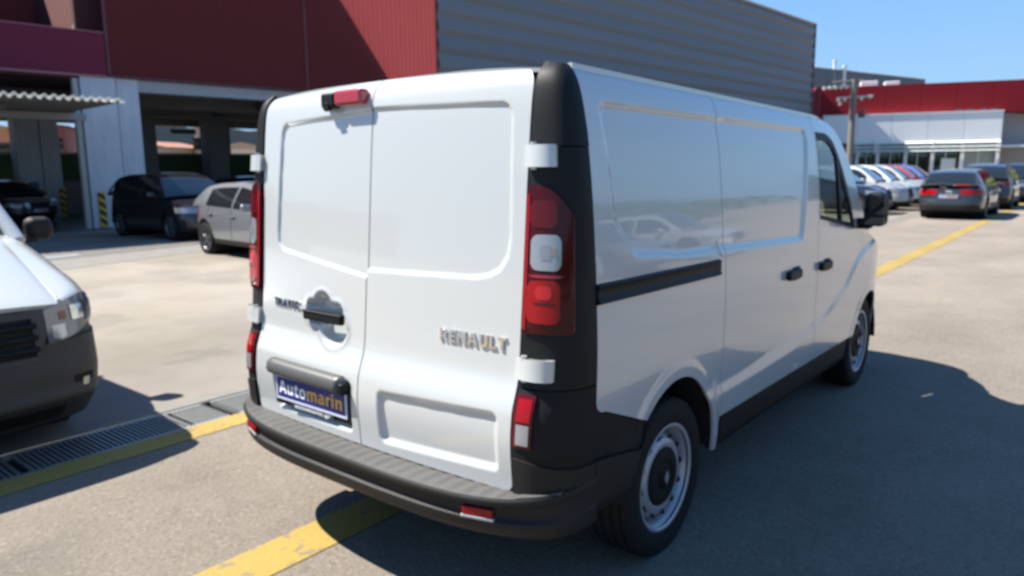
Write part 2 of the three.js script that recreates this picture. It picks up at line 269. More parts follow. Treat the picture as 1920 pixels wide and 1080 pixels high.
for (const s of [-1, 1]) {
  const us = ends(s * .0035, s * .768, 110, .055);
  doors[s] = vb('rear_door', chart({ us, nv: 200, lo: doorLo, hi: doorHi, f: doorF(s), t: .03 }), mat.white, van, s < 0 ? 'left rear door with black handle, licence plate and chrome lettering' : 'right rear door with chrome lettering and a pressed lower panel');
}
{ // fittings on the doors
  const L = doors[-1], Rr = doors[1];
  const hz = doorZ(-.27, 1.02);
  vb('door_handle', [rbox(.262, .040, .03, .012, -.262, 1.018, hz + .012), rbox(.262, .012, .034, .005, -.262, 1.0365, hz + .012)], mat.black, L);
  vb('lock_button', rbox(.07, .016, .02, .006, -.285, .984, hz - .012), mat.white, L);
  { // lamp bar above the plate
    const us = range(-.642, -.066, 24), pr = [[.00, .802], [.030, .800], [.052, .785], [.060, .755], [.054, .738], [.02, .728], [0, .728]];
    const g = chart({ us, nv: pr.length - 1, lo: 0, hi: pr.length - 1, f: (x, v) => { const p = pr[Math.round(v)], e = sstep(0, .03, x + .642) * sstep(0, .02, -.066 - x); return [x, lerp(.765, p[1], .25 + .75 * e), doorZ(x, .8) - .012 + p[0] * e]; }, t: .004, ref: [-.35, .7, -.3] });
    vb('plate_lamp_bar', g, M(.06, .06, .058, .42), L);
    vb('plate_lamp_end', rbox(.03, .05, .05, .01, -.075, .752, doorZ(-.07, .78) + .012), mat.black, L);
  }
  const pz = doorZ(-.32, .67) - .010;
  vb('plate_holder', [rbox(.538, .138, .012, .004, -.322, .664, pz), rbox(.022, .10, .018, .004, -.044, .655, pz)], mat.black, L);
  vb('licence_plate', flatUV(rbox(.500, .112, .006, .002, -.326, .674, pz + .0085), .500, .112, -.326, .674), mat.plate, L);
  vb('dealer_strip', flatUV(rbox(.30, .026, .006, .001, -.315, .6065, pz + .009), .30, .026, -.315, .6065), mat.domain, L);
  vb('reversing_camera', [rbox(.085, .062, .05, .012, -.243, 1.914, doorZ(-.2, 1.9) + .014), cyl(.018, .018, [-.243, 1.893, doorZ(-.2, 1.9) + .02], [-.243, 1.886, doorZ(-.2, 1.9) + .046], 14)], mat.black, L);
  vb('high_brake_lamp', rbox(.168, .060, .055, .014, -.115, 1.919, doorZ(-.1, 1.9) + .012), M(.36, .010, .022, .22, 0, { clearcoat: 1, clearcoatRoughness: .03 }), L);
  const word = (s, x, y, w, h, parent, name) => {
    const gs = []; let cx = 0; const parts = [];
    for (const ch of s) { const g = new TextGeometry(ch, { font, size: 1, depth: .22, curveSegments: 4, bevelEnabled: true, bevelThickness: .05, bevelSize: .03, bevelSegments: 2 }); g.computeBoundingBox(); const b = g.boundingBox, bw = b.max.x - b.min.x; g.translate(cx - b.min.x, 0, 0); cx += bw + .16; parts.push(g); }
    for (const g of parts) { g.scale(w / (cx - .16), h, .03); g.translate(x, y, 0); const p = g.attributes.position; for (let i = 0; i < p.count; i++) p.setZ(i, p.getZ(i) + doorZ(p.getX(i), p.getY(i)) - .001); vb(name, g, mat.chrome, parent); }
  };
  word('RENAULT', .415, 1.016, .300, .042, Rr, 'letter');
  word('TRAFIC', -.655, 1.03, .205, .034, L, 'letter');
}
vb('door_jamb', [chart({ us: range(-.80, .80, 20), nv: 20, lo: .48, hi: 1.965, f: (x, y) => [x, y, doorZ(x, y) - .055], t: 0 })], mat.gap);
// black corner pillars
const cornerB = y => .335 + zr(y);
function cornerP(th, y, off = 0) {
  const w = wB(y), a = w - .779, b = cornerB(y), e = 2 / 2.5, s = Math.sin(th), c = Math.cos(th);
  const nx = Math.pow(Math.max(s, 0), 2 - e), nz = Math.pow(Math.max(c, 0), 2 - e), l = Math.hypot(nx / a, nz / b) || 1;
  return [.779 + a * Math.pow(Math.max(s, 0), e) + off * nx / a / l, y, zr(y) - b + b * Math.pow(Math.max(c, 0), e) + off * nz / b / l];
}
const ths = range(0, Math.PI / 2, 22);
for (const g of both(chart({ us: ths, nv: 18, lo: 1.704, hi: th => 1.984 - .012 * Math.sin(th), f: (th, y) => cornerP(th, y, .004), t: .02 }))) vb('pillar_cap', g, mat.black);
for (const g of both(chart({ us: ths, nv: 26, lo: .902, hi: 1.700, f: (th, y) => cornerP(th, y, .002), t: .02 }))) vb('corner_pillar', g, mat.black);
for (const g of both(chart({ us: ths, nv: 18, lo: .50, hi: .898, f: (th, y) => cornerP(th, y, .002), t: .02 }))) vb('corner_cladding', g, mat.blackMatt);
// lamps
for (const s of [1, -1]) {
  const mk = g => s > 0 ? g : mirrorX(g), thM = 1.04;
  const lampHi = th => { const t = th / thM; return 1.578 - .125 * Math.pow(t, 2.6); }, us = range(.015, thM, 24);
  const lamp = vb('tail_lamp', mk(chart({ us, nv: 40, lo: th => 1.088 + .012 * sstep(.9, thM, th), hi: lampHi, f: (th, y) => cornerP(th, y, .014 * Math.pow(clamp((thM - th) * 6) * clamp((y - 1.07) * 30), .4)), t: .02 })), mat.redDeep, van, s > 0 ? 'right tail lamp, dark red with a clear reversing lens' : 'left tail lamp, dark red with a clear reversing lens');
  const patch = (n, a, b, l, h, off, m) => vb(n, mk(chart({ us: range(a, b, 16), nv: 10, lo: q => l + .022 * Math.pow(Math.abs(2 * (q - a) / (b - a) - 1), 7), hi: q => h - .022 * Math.pow(Math.abs(2 * (q - a) / (b - a) - 1), 7), f: (th, y) => cornerP(th, y, off), t: .012 })), m, lamp);
  patch('reversing_lens', .10, .70, 1.300, 1.418, .0175, mat.clearLens);
  patch('amber_bulb', .50, .60, 1.352, 1.374, .0190, mat.amber); patch('bulb_holder', .26, .50, 1.335, 1.385, .0186, M(.30, .30, .32, .2, .5)); patch('lamp_rib', .12, .64, 1.186, 1.196, .0186, mat.redLens); patch('lamp_glow', .20, .52, 1.205, 1.250, .0188, M(.42, .01, .012, .2));
  patch('brake_lens', .06, .68, 1.125, 1.268, .0175, mat.redBright);
  patch('upper_lens', .06, .62, 1.440, 1.530, .0168, mat.redLens);
  patch('edge_light', .012, .055, 1.10, 1.55, .0172, mat.redBright);
  patch('lens_divider', .02, .80, 1.276, 1.286, .0182, M(.28, .02, .03, .3));
  const low = vb('fog_lamp', mk(chart({ us: range(.01, .33, 8), nv: 8, lo: .705, hi: .884, f: (th, y) => cornerP(th, y, .010), t: .015 })), mat.redLens, van);
  vb('fog_lens', mk(chart({ us: range(.05, .29, 8), nv: 6, lo: .795, hi: .872, f: (th, y) => cornerP(th, y, .013), t: .006 })), mat.redBright, low);
  vb('clear_lens', mk(chart({ us: range(.06, .28, 8), nv: 6, lo: .716, hi: .785, f: (th, y) => cornerP(th, y, .013), t: .006 })), mat.clearLens, low);
  for (const y of [1.672, .968]) {
    const us2 = range(.0, 1, 14), F = (t, v) => { const th = lerp(-.02, .62, t), q = cornerP(Math.max(th, 0), v, .030 * Math.pow(Math.sin(Math.PI * clamp(t * .86 + .14, .02, 1)), .3)); return [q[0] - (th < 0 ? .008 : 0), q[1], q[2]]; };
    vb('hinge', mk(chart({ us: us2, nv: 6, lo: y - .036, hi: y + .036, f: F, t: .03 })), mat.white);
    vb('hinge_pin', mk(cyl(.011, .011, [.800, y - .045, zr(y) + .014], [.800, y + .045, zr(y) + .014], 10)), mat.white);
  }
}
// rear bumper with a ribbed step
{
  const e = 2 / 3.2, X = th => .958 * Math.sign(Math.sin(th)) * Math.pow(Math.abs(Math.sin(th)), e), Z = th => -.345 + .400 * Math.pow(Math.max(0, Math.cos(th)), e);
  const th = []; for (let i = -40; i <= 40; i++) { const q = i / 40; th.push(Math.sign(q) * Math.pow(Math.abs(q), .8) * Math.PI / 2); }
  const prof = smoothTable([[.375, -.05], [.40, -.022], [.43, -.012], [.447, -.010], [.452, -.022], [.492, -.020], [.498, -.004], [.515, 0], [.527, -.008]]);
  const F = (t, y) => { const x = X(t), z = Z(t), l = Math.hypot(x / .96, (z + .345) / .37) || 1, o = prof(y) * (1 - .4 * sstep(.8, 1.4, Math.abs(t))); return [x + o * (x / .96) / l * .5, y + .028 * Math.pow(Math.abs(x) / .96, 6) * sstep(.44, .5, y), z + o]; };
  const bump = vb('rear_bumper', chart({ us: th, nv: 26, lo: .378, hi: .527, f: F, t: .03, ref: [0, .45, -.5] }), mat.bumperPlastic);
  const stepF = (x, v) => { const lim = Math.min(.925, Math.abs(x)), zo = -.345 + .400 * Math.pow(Math.max(0, 1 - Math.pow(lim / .958, 3.2)), 1 / 3.2) - .012; const rib = Math.abs(x) < .80 ? .0035 * sstep(.3, .75, Math.abs(((x / .062) % 1 + 1) % 1 - .5) * 2) * sstep(0, .12, v) * sstep(1, .82, v) : .006 * sstep(.80, .83, Math.abs(x)); return [x, .5235 + rib + .030 * Math.pow(Math.abs(x) / .96, 6), lerp(-.13 - .20 * sstep(.80, .92, Math.abs(x)), zo, v)]; };
  vb('step_pad', chart({ us: range(-.93, .93, 360), nv: 12, lo: 0, hi: 1, f: stepF, t: .01, ref: [0, 0, -.05] }), mat.greyPlastic, bump);
  for (const s of [-1, 1]) { const put = g => g.rotateY(s * .30).translate(s * .69, .472, -.013); const r = vb('reflector', put(rbox(.115, .030, .016, .004, 0, 0, 0, 2)), mat.redBright, bump); vb('reflector_trim', put(rbox(.125, .012, .018, .004, 0, -.022, 0, 2)), M(.3, .3, .3, .4), r); }
}
// side panels, sliding door, front door
const clad = z => lerp(.795, .655, sstep(0, 1, (-.36 - z) / .42));
const usR = [...range(-.337, -.40, 10), ...range(-.41, -1.415, 84)];
const lowerEdge = z => { const r = .055, c = -.337 - r; const base = lerp(.785, .660, clamp((-.40 - z) / .33)); return archLo(z, Math.max(z > c ? base + r - Math.sqrt(Math.max(0, r * r - (z - c) * (z - c))) : base, .30) - (z < -1.38 ? 0 : 0)); };
const rearSide = chart({ us: usR, nv: 118, lo: z => z < AX[0] ? archLo(z, .345) : lowerEdge(z), hi: roofEdge, f: sideF });
for (const g of both(rearSide)) vb('rear_side_panel', g, mat.white);
const usS = range(-1.421, -2.784, 110);
for (const g of both(chart({ us: usS, nv: 118, lo: .50, hi: roofEdge, f: sideF }))) vb('sliding_door', g, mat.white);
const belt = table([[-4.2, 1.19], [-3.66, 1.252], [-3.58, 1.268], [-2.81, 1.360], [-2.79, 1.362]]);
const winTop = smoothTable([[-3.62, 1.255], [-3.604, 1.275], [-3.539, 1.405], [-3.447, 1.566], [-3.329, 1.713], [-3.191, 1.836], [-3.03, 1.874], [-2.81, 1.872]]);
const usF = range(-2.790, -3.80, 80);
for (const g of both(chart({ us: usF, nv: 66, lo: z => archLo(z, .50), hi: z => belt(z), f: sideF }))) vb('front_door', g, mat.white);
for (const g of both(merge([chart({ us: range(-2.790, -2.812, 2), nv: 40, lo: belt, hi: roofEdge, f: sideF }), chart({ us: range(-2.812, -3.61, 58), nv: 14, lo: winTop, hi: z => Math.min(roofEdge(z), screenEdge(z)), f: sideF })]))) vb('door_frame', g, mat.white);
function screenEdge(z) { return table([[-4.08, 1.14], [-4.0, 1.20], [-3.853, 1.338], [-3.761, 1.452], [-3.654, 1.617], [-3.513, 1.774], [-3.327, 1.905], [-3.2, 1.99]])(z); }
for (const g of both(chart({ us: range(-3.60, -4.06, 30), nv: 12, lo: z => z > -3.80 ? belt(z) : smoothTable([[-4.22, 1.19], [-3.8, 1.235]])(z), hi: screenEdge, f: sideF }))) vb('windscreen_pillar', g, mat.white);
const winF = off => (z, y) => { const p = sideF(z, y); return [p[0] + off, p[1], p[2]]; };
for (const s of [1, -1]) {
  const mk = g => s > 0 ? g : mirrorX(g), q = range(-2.815, -3.605, 46);
  vb('window_trim', [chart({ us: range(-2.812, -2.84, 3), nv: 16, lo: belt, hi: winTop, f: winF(-.004), t: .01 }), chart({ us: q, nv: 2, lo: belt, hi: z => Math.min(winTop(z), belt(z) + .03), f: winF(-.004), t: .01 }), chart({ us: q, nv: 3, lo: z => Math.max(belt(z), winTop(z) - .045 - .05 * sstep(-3.1, -3.5, z)), hi: winTop, f: winF(-.003), t: .01 }), chart({ us: range(-3.255, -3.305, 3), nv: 16, lo: belt, hi: winTop, f: winF(-.003), t: .02 })].map(mk), mat.black);
  vb('door_window', mk(chart({ us: range(-2.82, -3.27, 24), nv: 14, lo: belt, hi: winTop, f: winF(-.012), t: 0 })), mat.glass);
  vb('quarter_window', mk(chart({ us: range(-3.28, -3.59, 18), nv: 14, lo: belt, hi: winTop, f: winF(-.012), t: 0 })), mat.glass);
  vb('slide_rail', [chart({ us: range(-.337, -1.345, 30), nv: 6, lo: 1.181, hi: 1.238, f: (z, y) => [sideX(z, y) + .016 - .010 * Math.sin(Math.PI * clamp((y - 1.181) / .057)), y, z], t: .02 }), rbox(.02, .03, .06, .006, .955, 1.21, -1.33)].map(mk), mat.black);
  for (const [z, y] of [[-2.32, 1.078], [-2.90, 1.075]]) vb('side_handle', [rbox(.03, .052, .20, .013, .978, y, z), rbox(.02, .075, .10, .009, .962, y, z - .07)].map(mk), mat.black);
  vb('sill', [chart({ us: range(-1.45, -3.60, 40), nv: 10, lo: .31, hi: .494, f: (z, y) => [wB(y) + .006 - .03 * sstep(.36, .31, y), y, z], t: .03 }), chart({ us: range(-2.79, -2.80, 1), nv: 2, lo: .5, hi: .51, f: (z, y) => [sideX(z, y) - .01, y, z] })].map(mk), mat.blackMatt);
  const cl = range(-.338, -.97 + .02, 40);
  vb('wheel_cladding', [chart({ us: cl, nv: 12, lo: z => archLo(z, lerp(.622, .577, clamp((-.338 - z) / .33))), hi: z => lowerEdge(z) - .006, f: (z, y) => [sideX(z, y) - .001, y, z], t: .02 })].map(mk), mat.blackMatt);
  vb('bumper_corner', [chart({ us: range(-.338, -.74, 30), nv: 14, lo: z => archLo(z, .385), hi: z => Math.max(archLo(z, .385), lerp(.617, .572, clamp((-.338 - z) / .33))), f: (z, y) => [sideX(z, y) + .010 - .03 * sstep(.45, .38, y), y, z], t: .03 }), chart({ us: ths, nv: 14, lo: .40, hi: th => lerp(.662, .617, Math.pow(Math.sin(th), 1.5)), f: (th, y) => { const p = cornerP(th, y, .010); return [p[0] - .03 * sstep(.45, .38, y) * Math.sin(th), p[1], p[2]]; }, t: .02 })].map(mk), mat.bumperPlastic);
  // door mirror on its arm
  const mr = vb('door_mirror', [rbox(.145, .228, .12, .045, s * 1.058, 1.392, -3.70, 5), rbox(.12, .075, .09, .03, s * .985, 1.295, -3.70)], mat.black);
  vb('mirror_glass', [rbox(.125, .135, .012, .005, s * 1.064, 1.424, -3.640), rbox(.125, .055, .012, .005, s * 1.064, 1.318, -3.640)], mat.darkGlass, mr);
  vb('front_fender', mk(chart({ us: range(-3.806, -4.48, 44), nv: 24, lo: z => archLo(z, .42), hi: smoothTable([[-4.5, 1.0], [-4.22, 1.12], [-4.02, 1.20], [-3.8, 1.232]]), f: sideF })), mat.white);
}
// roof with shallow ribs, and the seam along its edge
const roofZ = smoothTable([[-3.5, -.12], [-3.36, -.058], [-3.2, -.030], [-2.8, -.006], [-1.2, 0], [-.6, -.004], [-.35, -.016], [-.285, -.026]]);
vb('roof', chart({ us: range(-.288, -3.36, 60), nv: 48, lo: -.852, hi: .852, f: (z, x) => [x * (1 - .04 * sstep(-2.8, -3.5, z)), 1.972 + .040 * (1 - Math.pow(Math.abs(x) / .852, 4)) + roofZ(z) - .006 * sstep(.3, .7, Math.cos(x * 17)) * sstep(-.4, -.6, z) * sstep(-3.2, -2.9, z), z], t: .012 }), mat.white);
for (const g of both(chart({ us: range(-.337, -3.30, 30), nv: 3, lo: .838, hi: .856, f: (z, x) => [x - .035 * sstep(-2.8, -3.4, z), roofEdge(z) + .012, z], t: .02 }))) vb('roof_gutter', g, mat.white);
// windscreen, bonnet and nose
const scrP = (x, v) => { const t = v, k = Math.abs(x); return [x * lerp(.90, .80, t) * (1 - 0), lerp(1.20, 1.93, t) + .02 * (1 - k * k) * t, lerp(-4.0 - .22 * (1 - k * k * k), -3.30 - .07 * (1 - k * k), t)]; };
vb('windscreen', chart({ us: range(-1, 1, 24), nv: 16, lo: 0, hi: 1, f: scrP, t: 0 }), mat.glass);
vb('bonnet', chart({ us: range(-1, 1, 30), nv: 16, lo: 0, hi: 1, f: (x, v) => { const k = Math.abs(x), zz = lerp(-4.26 + .22 * k * k * k, -4.93 + .42 * Math.pow(k, 3.2), v); return [x * .90 * lerp(1, .93, v), lerp(1.20, .985, Math.pow(v, 1.3)) - .03 * Math.pow(k, 6), zz]; }, t: .02 }), mat.white);
const noseP = (t, y, o = 0) => { const s = Math.sin(t), c = Math.cos(t), e = 2 / 2.4, w = wB(y) * .945; return [Math.sign(s) * Math.pow(Math.abs(s), e) * (w + o), y, -4.46 - (.53 + smoothTable([[.2, -.10], [.35, .0], [.6, .012], [.8, -.03], [1.0, -.09]])(y) + o) * Math.pow(Math.max(0, c), e)]; };
const nt = range(-Math.PI / 2, Math.PI / 2, 50);
vb('front_bumper', chart({ us: nt, nv: 14, lo: .24, hi: .62, f: (t, y) => noseP(t, y), ref: [0, .6, -4.3] }), mat.bumperPlastic);
vb('nose_panel', chart({ us: nt, nv: 14, lo: .625, hi: t => 1.0 + .02 * Math.abs(Math.sin(t)), f: (t, y) => noseP(t, y), ref: [0, .6, -4.3] }), mat.white);
vb('grille', chart({ us: range(-.55, .55, 20), nv: 6, lo: .66, hi: .82, f: (t, y) => noseP(t, y, .006), ref: [0, .6, -4.3] }), mat.black);
for (const s of [-1, 1]) vb('headlamp', chart({ us: range(.62 * s, 1.28 * s, 16), nv: 8, lo: .70, hi: t => .93 + .05 * Math.abs(t), f: (t, y) => noseP(t, y, .008), ref: [0, .6, -4.3] }), mat.clearLens);
// cab, load floor, underside
vb('cab_interior', [box(1.70, .06, 1.5, 0, .62, -3.45), box(1.62, .5, .34, 0, 1.0, -4.0), box(1.66, .12, .22, 0, 1.19, -3.93), box(1.74, 1.30, .04, 0, 1.22, -2.775)], mat.interior);
{ const st = new THREE.TorusGeometry(.19, .016, 8, 28); st.rotateX(-1.0); st.translate(-.42, 1.12, -3.62); vb('steering_wheel', [st, cyl(.03, .03, [-.42, 1.1, -3.65], [-.42, .95, -3.9], 8)], mat.interior); }
for (const x of [-.44, .20, .55]) vb('seat', [rbox(.48, .16, .5, .05, x, .82, -3.2), rbox(.46, .62, .14, .05, x, 1.16, -2.93), rbox(.26, .2, .1, .04, x, 1.55, -2.90)], mat.seat);
vb('underbody', [box(1.5, .16, 4.5, 0, .46, -2.5), box(1.3, .10, 1.2, 0, .36, -2.5), cyl(.05, .05, [-1 + .62, .30, -.25], [-.38, .30, -2.2], 10), cyl(.045, .045, [.7, .335, AX[0]], [-.7, .335, AX[0]], 10), box(1.5, .05, .05, 0, .42, -.2)], mat.gap);
for (const z of AX) for (const s of [-1, 1]) { // inner arches
  const us = range(.06, Math.PI - .06, 24); vb('wheel_arch', chart({ us, nv: 3, lo: .58, hi: .935, f: (a, x) => [x * s, .335 + Math.sin(a) * .458, z + Math.cos(a) * .404], t: 0, ref: [0, .3, z] }), mat.gap);
}
// wheels
function buildWheel(parent, x, z, s, R = .343, W = .215, rimR = .228, steel = true) {
  const hub = new THREE.Group(); hub.name = 'wheel'; hub.position.set(x, R - .006, z); hub.rotation.y = s > 0 ? 0 : Math.PI; parent.add(hub);
  const h = W / 2, pr = [[rimR - .012, h * .80], [rimR + .006, h * .93], [rimR + .035, h * 1.0], [R - .055, h * 1.0], [R - .030, h * .97], [R - .012, h * .90], [R - .003, h * .80]];
  const gro = [.62, .22, -.22, -.62]; for (const g of gro) pr.push([R, h * (g + .06)], [R - .009, h * (g + .05)], [R - .009, h * (g - .05)], [R, h * (g - .06)]);
  pr.push([R - .003, -h * .80], [R - .012, -h * .9], [R - .055, -h], [rimR, -h * .9]);
  const ty = new THREE.LatheGeometry(pr.map(p => new THREE.Vector2(p[0], p[1])), 64); ty.rotateZ(-Math.PI / 2); mesh('tyre', ty, mat.rubber, hub);
  const lathe = (p, n = 48) => { const g = new THREE.LatheGeometry(p.map(q => new THREE.Vector2(q[0], q[1])), n); g.rotateZ(-Math.PI / 2); return g; };
  const bar = lathe([[rimR - .012, -h * .8], [rimR - .03, -h * .5], [rimR - .03, h * .45], [rimR - .018, h * .72], [rimR - .004, h * .80], [rimR + .005, h * .86], [rimR + .007, h * .92], [rimR - .003, h * .93], [rimR - .012, h * .86]]);
  if (steel) {
    
    const dp = smoothTable([[.05, .028], [.125, .026], [.14, .030], [.165, .020], [.190, -.012], [.204, -.03]]), disc = lathe([.05, .08, .11, .125, .132, .14, .15, .16, .17, .18, .19, .198, .204].map(r => [r, h * .46 + dp(r)]), 72);
    mesh('rim', [bar, disc], mat.rim, hub); const vents = [];
    for (let k = 0; k < 12; k++) { const a = k * Math.PI / 6 + .1, c = new THREE.CylinderGeometry(.0165, .0165, .006, 14); c.scale(1.15, 1, .9); c.rotateZ(-Math.PI / 2 - .62); c.translate(h * .46 + .0185, .166, 0); c.rotateX(a); vents.push(c); }
    for (const v of vents) mesh('vent_hole', v, mat.gap, hub);
    mesh('hub_cap', lathe([[.126, h * .5], [.127, h * .74], [.120, h * .80], [.075, h * .86], [.07, h * .78], [.045, h * .80], [.04, h * .9], [.0, h * .92]]), mat.blackMatt, hub);
    const em = new THREE.ShapeGeometry(new THREE.Shape([[0, .032], [.02, 0], [0, -.032], [-.02, 0]].map(q => new THREE.Vector2(...q)))); em.rotateY(Math.PI / 2); em.translate(h * .925, 0, 0); mesh('hub_emblem', em, mat.rim, hub);
  } else {
    const gs = [bar]; for (let k = 0; k < 5; k++) for (const d of [-.13, .13]) { const b = rbox(.022, rimR - .05, .036, .008, 0, (rimR - .05) / 2 + .03, 0, 2); b.rotateX(k * Math.PI * .4 + d * 1.4); b.translate(h * .62, 0, 0); gs.push(b); }
    gs.push(cyl(.05, .045, [h * .5, 0, 0], [h * .74, 0, 0], 20)); mesh('rim', gs, mat.alloy, hub);
  }
  mesh('brake_disc', [cyl(rimR - .05, rimR - .05, [0, 0, 0], [.02, 0, 0], 32)], mat.rimDark, hub);
  return hub;
}
for (const z of AX) for (const s of [-1, 1]) buildWheel(van, s * .818, z, s);

// ---------------------------------------------------------------- parked cars (local: nose towards +z, x to the car's left)
const paint = (r, g, b, flake = .3) => M(r, g, b, .34, flake, { clearcoat: 1, clearcoatRoughness: .03 });
const KIND = {
  hatch: { L: 4.05, W: 1.76, H: 1.44, wb: 2.54, fo: .80, R: .325, belt: [[-2.02, .94], [-1.9, .99], [-.2, .95], [.95, .90], [1.5, .82], [1.95, .68]], roof: [[-2.0, 1.0], [-1.75, 1.22], [-1.42, 1.37], [-.8, 1.43], [-.1, 1.44], [.35, 1.39], [.8, 1.14], [1.12, .92]], scr: [.30, 1.08], rear: [-1.95, -1.48] },
  wagon: { L: 4.6, W: 1.77, H: 1.475, wb: 2.6, fo: .92, R: .32, belt: [[-2.3, .93], [-2.2, .985], [-.2, .94], [1.0, .90], [1.75, .83], [2.22, .70]], roof: [[-2.26, 1.0], [-2.05, 1.24], [-1.85, 1.38], [-1.2, 1.45], [-.2, 1.475], [.4, 1.42], [.9, 1.14], [1.22, .92]], scr: [.36, 1.18], rear: [-2.22, -1.88] },
  suv: { L: 4.35, W: 1.82, H: 1.63, wb: 2.63, fo: .86, R: .345, belt: [[-2.16, 1.04], [-2.05, 1.09], [-.2, 1.06], [.95, 1.02], [1.6, .96], [2.08, .80]], roof: [[-2.12, 1.1], [-1.9, 1.36], [-1.62, 1.53], [-1.0, 1.61], [-.1, 1.63], [.4, 1.57], [.85, 1.29], [1.15, 1.04]], scr: [.34, 1.1], rear: [-2.08, -1.66] },
};
function makeCar(kind, body, name, label, category, group) {
  const k = KIND[kind], t = thing(name, label, category, [0, 0, 0], 0, group), a = k.W / 2, b = k.L / 2, P = 3.4, Q = 10;
  const T = smoothTable(k.belt), Rf = smoothTable(k.roof), zF = b - k.fo, zR = zF - k.wb, RA2 = k.R + .055, glassM = mat.darkGlass;
  const half = z => a * Math.pow(Math.max(0, 1 - Math.pow(Math.min(1, Math.abs(z) / b), Q)), 1 / P);
  const endZ = x => b * Math.pow(Math.max(0, 1 - Math.pow(Math.min(1, Math.abs(x) / a), P)), 1 / Q);
  const S = smoothTable([[.15, .93], [.3, .965], [.5, .995], [.62, 1], [.8, .985], [1.0, .945], [1.2, .93]]);
  const So = (z, y) => z > 0 ? smoothTable([[.15, .965], [.32, 1.0], [.5, 1.0], [.66, .985], [.85, .95], [1.1, .92]])(y) : smoothTable([[.15, .965], [.32, .995], [.5, 1.0], [.62, .985], [.8, .98], [1.0, .972]])(y);
  const lo = z => { let y = .25; for (const q of [zF, zR]) { const d = RA2 * RA2 - (z - q) * (z - q); if (d > 0) y = Math.max(y, k.R + Math.sqrt(d)); } return y; };
  // the ring of the body in plan
  const ring = []; const zs = [...range(-.93 * b, .93 * b, 76)], xs = range(-.94, .94, 16);
  const za = half(.93 * b);
  for (const z of zs) ring.push([half(z), z]);
  for (let i = 0; i <= 18; i++) { const x = lerp(za, -za, i / 18); if (i > 0 && i < 18) ring.push([x, endZ(x)]); }
  for (const z of [...zs].reverse()) ring.push([-half(z), z]);
  for (let i = 1; i < 18; i++) { const x = lerp(-za, za, i / 18); ring.push([x, -endZ(x)]); }
  ring.push(ring[0]);
  const at = (u, y, off = 0) => { const i = Math.min(Math.floor(u), ring.length - 2), f = u - i, p = ring[i], q = ring[i + 1], x = lerp(p[0], q[0], f), z = lerp(p[1], q[1], f), l = Math.hypot(x / a, z / b * .5) || 1; return [x * S(y) + off * (x / a) / l, y, z * So(z, y) + off * Math.sign(z) * Math.pow(Math.abs(z / b), 6)]; };
  const us = ring.map((_, i) => i), zOf = u => ring[Math.min(ring.length - 1, Math.round(u))][1], onSide = u => Math.abs(zOf(u)) < .92 * b;
  const low = u => onSide(u) ? lo(zOf(u)) : .27, top = u => T(zOf(u)) - .02;
  mesh('body', [chart({ us, nv: 16, lo: u => Math.max(low(u), .33), hi: top, f: (u, y) => at(u, y), t: .02, ref: [0, .5, 0] }), chart({ us: range(-b * .975, b * .985, 44), nv: 14, lo: -1, hi: 1, f: (z, x) => { const h = half(z) * S(T(z)), zz = z * lerp(1, So(z, T(z)), Math.pow(Math.abs(z) / b, 4)); return [x * h, T(z) - .02 + .035 * (1 - Math.pow(Math.abs(x), 4)), zz]; }, t: 0, ref: [0, 0, 0] })], body, t);
  mesh('lower_trim', chart({ us, nv: 4, lo: u => onSide(u) ? low(u) : .27, hi: u => Math.max(.345, onSide(u) ? low(u) + .04 : .35), f: (u, y) => at(u, y, .006), t: .03, ref: [0, .5, 0] }), mat.bumperPlastic, t);
  const gw = (z, y) => { const w0 = half(clamp(z, -.86 * b, .86 * b)) * .945, q = clamp((y - T(z)) / Math.max(.05, k.H - T(z))); return w0 - (w0 - a * .63) * Math.pow(q, 1.25); };
  const gz = range(k.roof[0][0] + .02, k.roof[7][0] - .02, 54);
  const roofG = chart({ us: gz, nv: 14, lo: -1, hi: 1, f: (z, x) => [x * gw(z, Rf(z)), Rf(z) + .028 * (1 - x * x), z], t: .01, ref: [0, 0, 0] });
  mesh('roof', [roofG, ...[1, -1].map(s => chart({ us: gz, nv: 6, lo: z => Math.min(T(z) - .03, Rf(z)), hi: Rf, f: (z, y) => [s * gw(z, y), y, z], t: 0, ref: [0, 1, 0] }))], body, t);
  const up = (z0, z1, m, n, e = .93) => mesh(n, chart({ us: range(z0, z1, 16), nv: 12, lo: -e, hi: e, f: (z, x) => [x * gw(z, Rf(z)) * (.985), Rf(z) + .028 * (1 - x * x) + .006, z + Math.sign(z) * .005], t: .008, ref: [0, .6, 0] }), m, t);
  up(k.scr[0], k.scr[1], glassM, 'windscreen'); up(k.rear[0], k.rear[1], glassM, 'rear_window', .9);
  const zm = -.12; for (const s of [1, -1]) for (const [z0, z1] of [[zm - .04, k.rear[1] + (kind === 'hatch' ? .24 : -.1)], [zm + .04, k.scr[1] - .30]]) mesh('side_window', chart({ us: range(z0, z1, 18), nv: 6, lo: z => T(z) + .02, hi: z => Math.max(T(z) + .03, Rf(z) - .085), f: (z, y) => [s * (gw(z, y) + .006), y, z], t: .01, ref: [0, 1, 0] }), glassM, t);
  const nS = zs.length, f0 = nS - 1, fr = f0 + 18, mid = f0 + 9, rA = ring.length - 1 - 18, rMid = rA + 9;
  const lamp = (n, u0, u1, y0, y1, m, off = .012) => mesh(n, chart({ us: range(u0, u1, 12), nv: 5, lo: typeof y0 === 'function' ? y0 : () => y0, hi: typeof y1 === 'function' ? y1 : () => y1, f: (u, y) => at((u + ring.length - 1) % (ring.length - 1), y, off), t: .015, ref: [0, .5, 0] }), m, t);
  const hy = T(b * .9) - .16, ty = T(-b * .95);
  lamp('headlamp', f0 - 7, f0 + 4.6, hy, hy + .13, mat.clearLens); lamp('headlamp', fr - 4.6, fr + 7, hy, hy + .13, mat.clearLens);
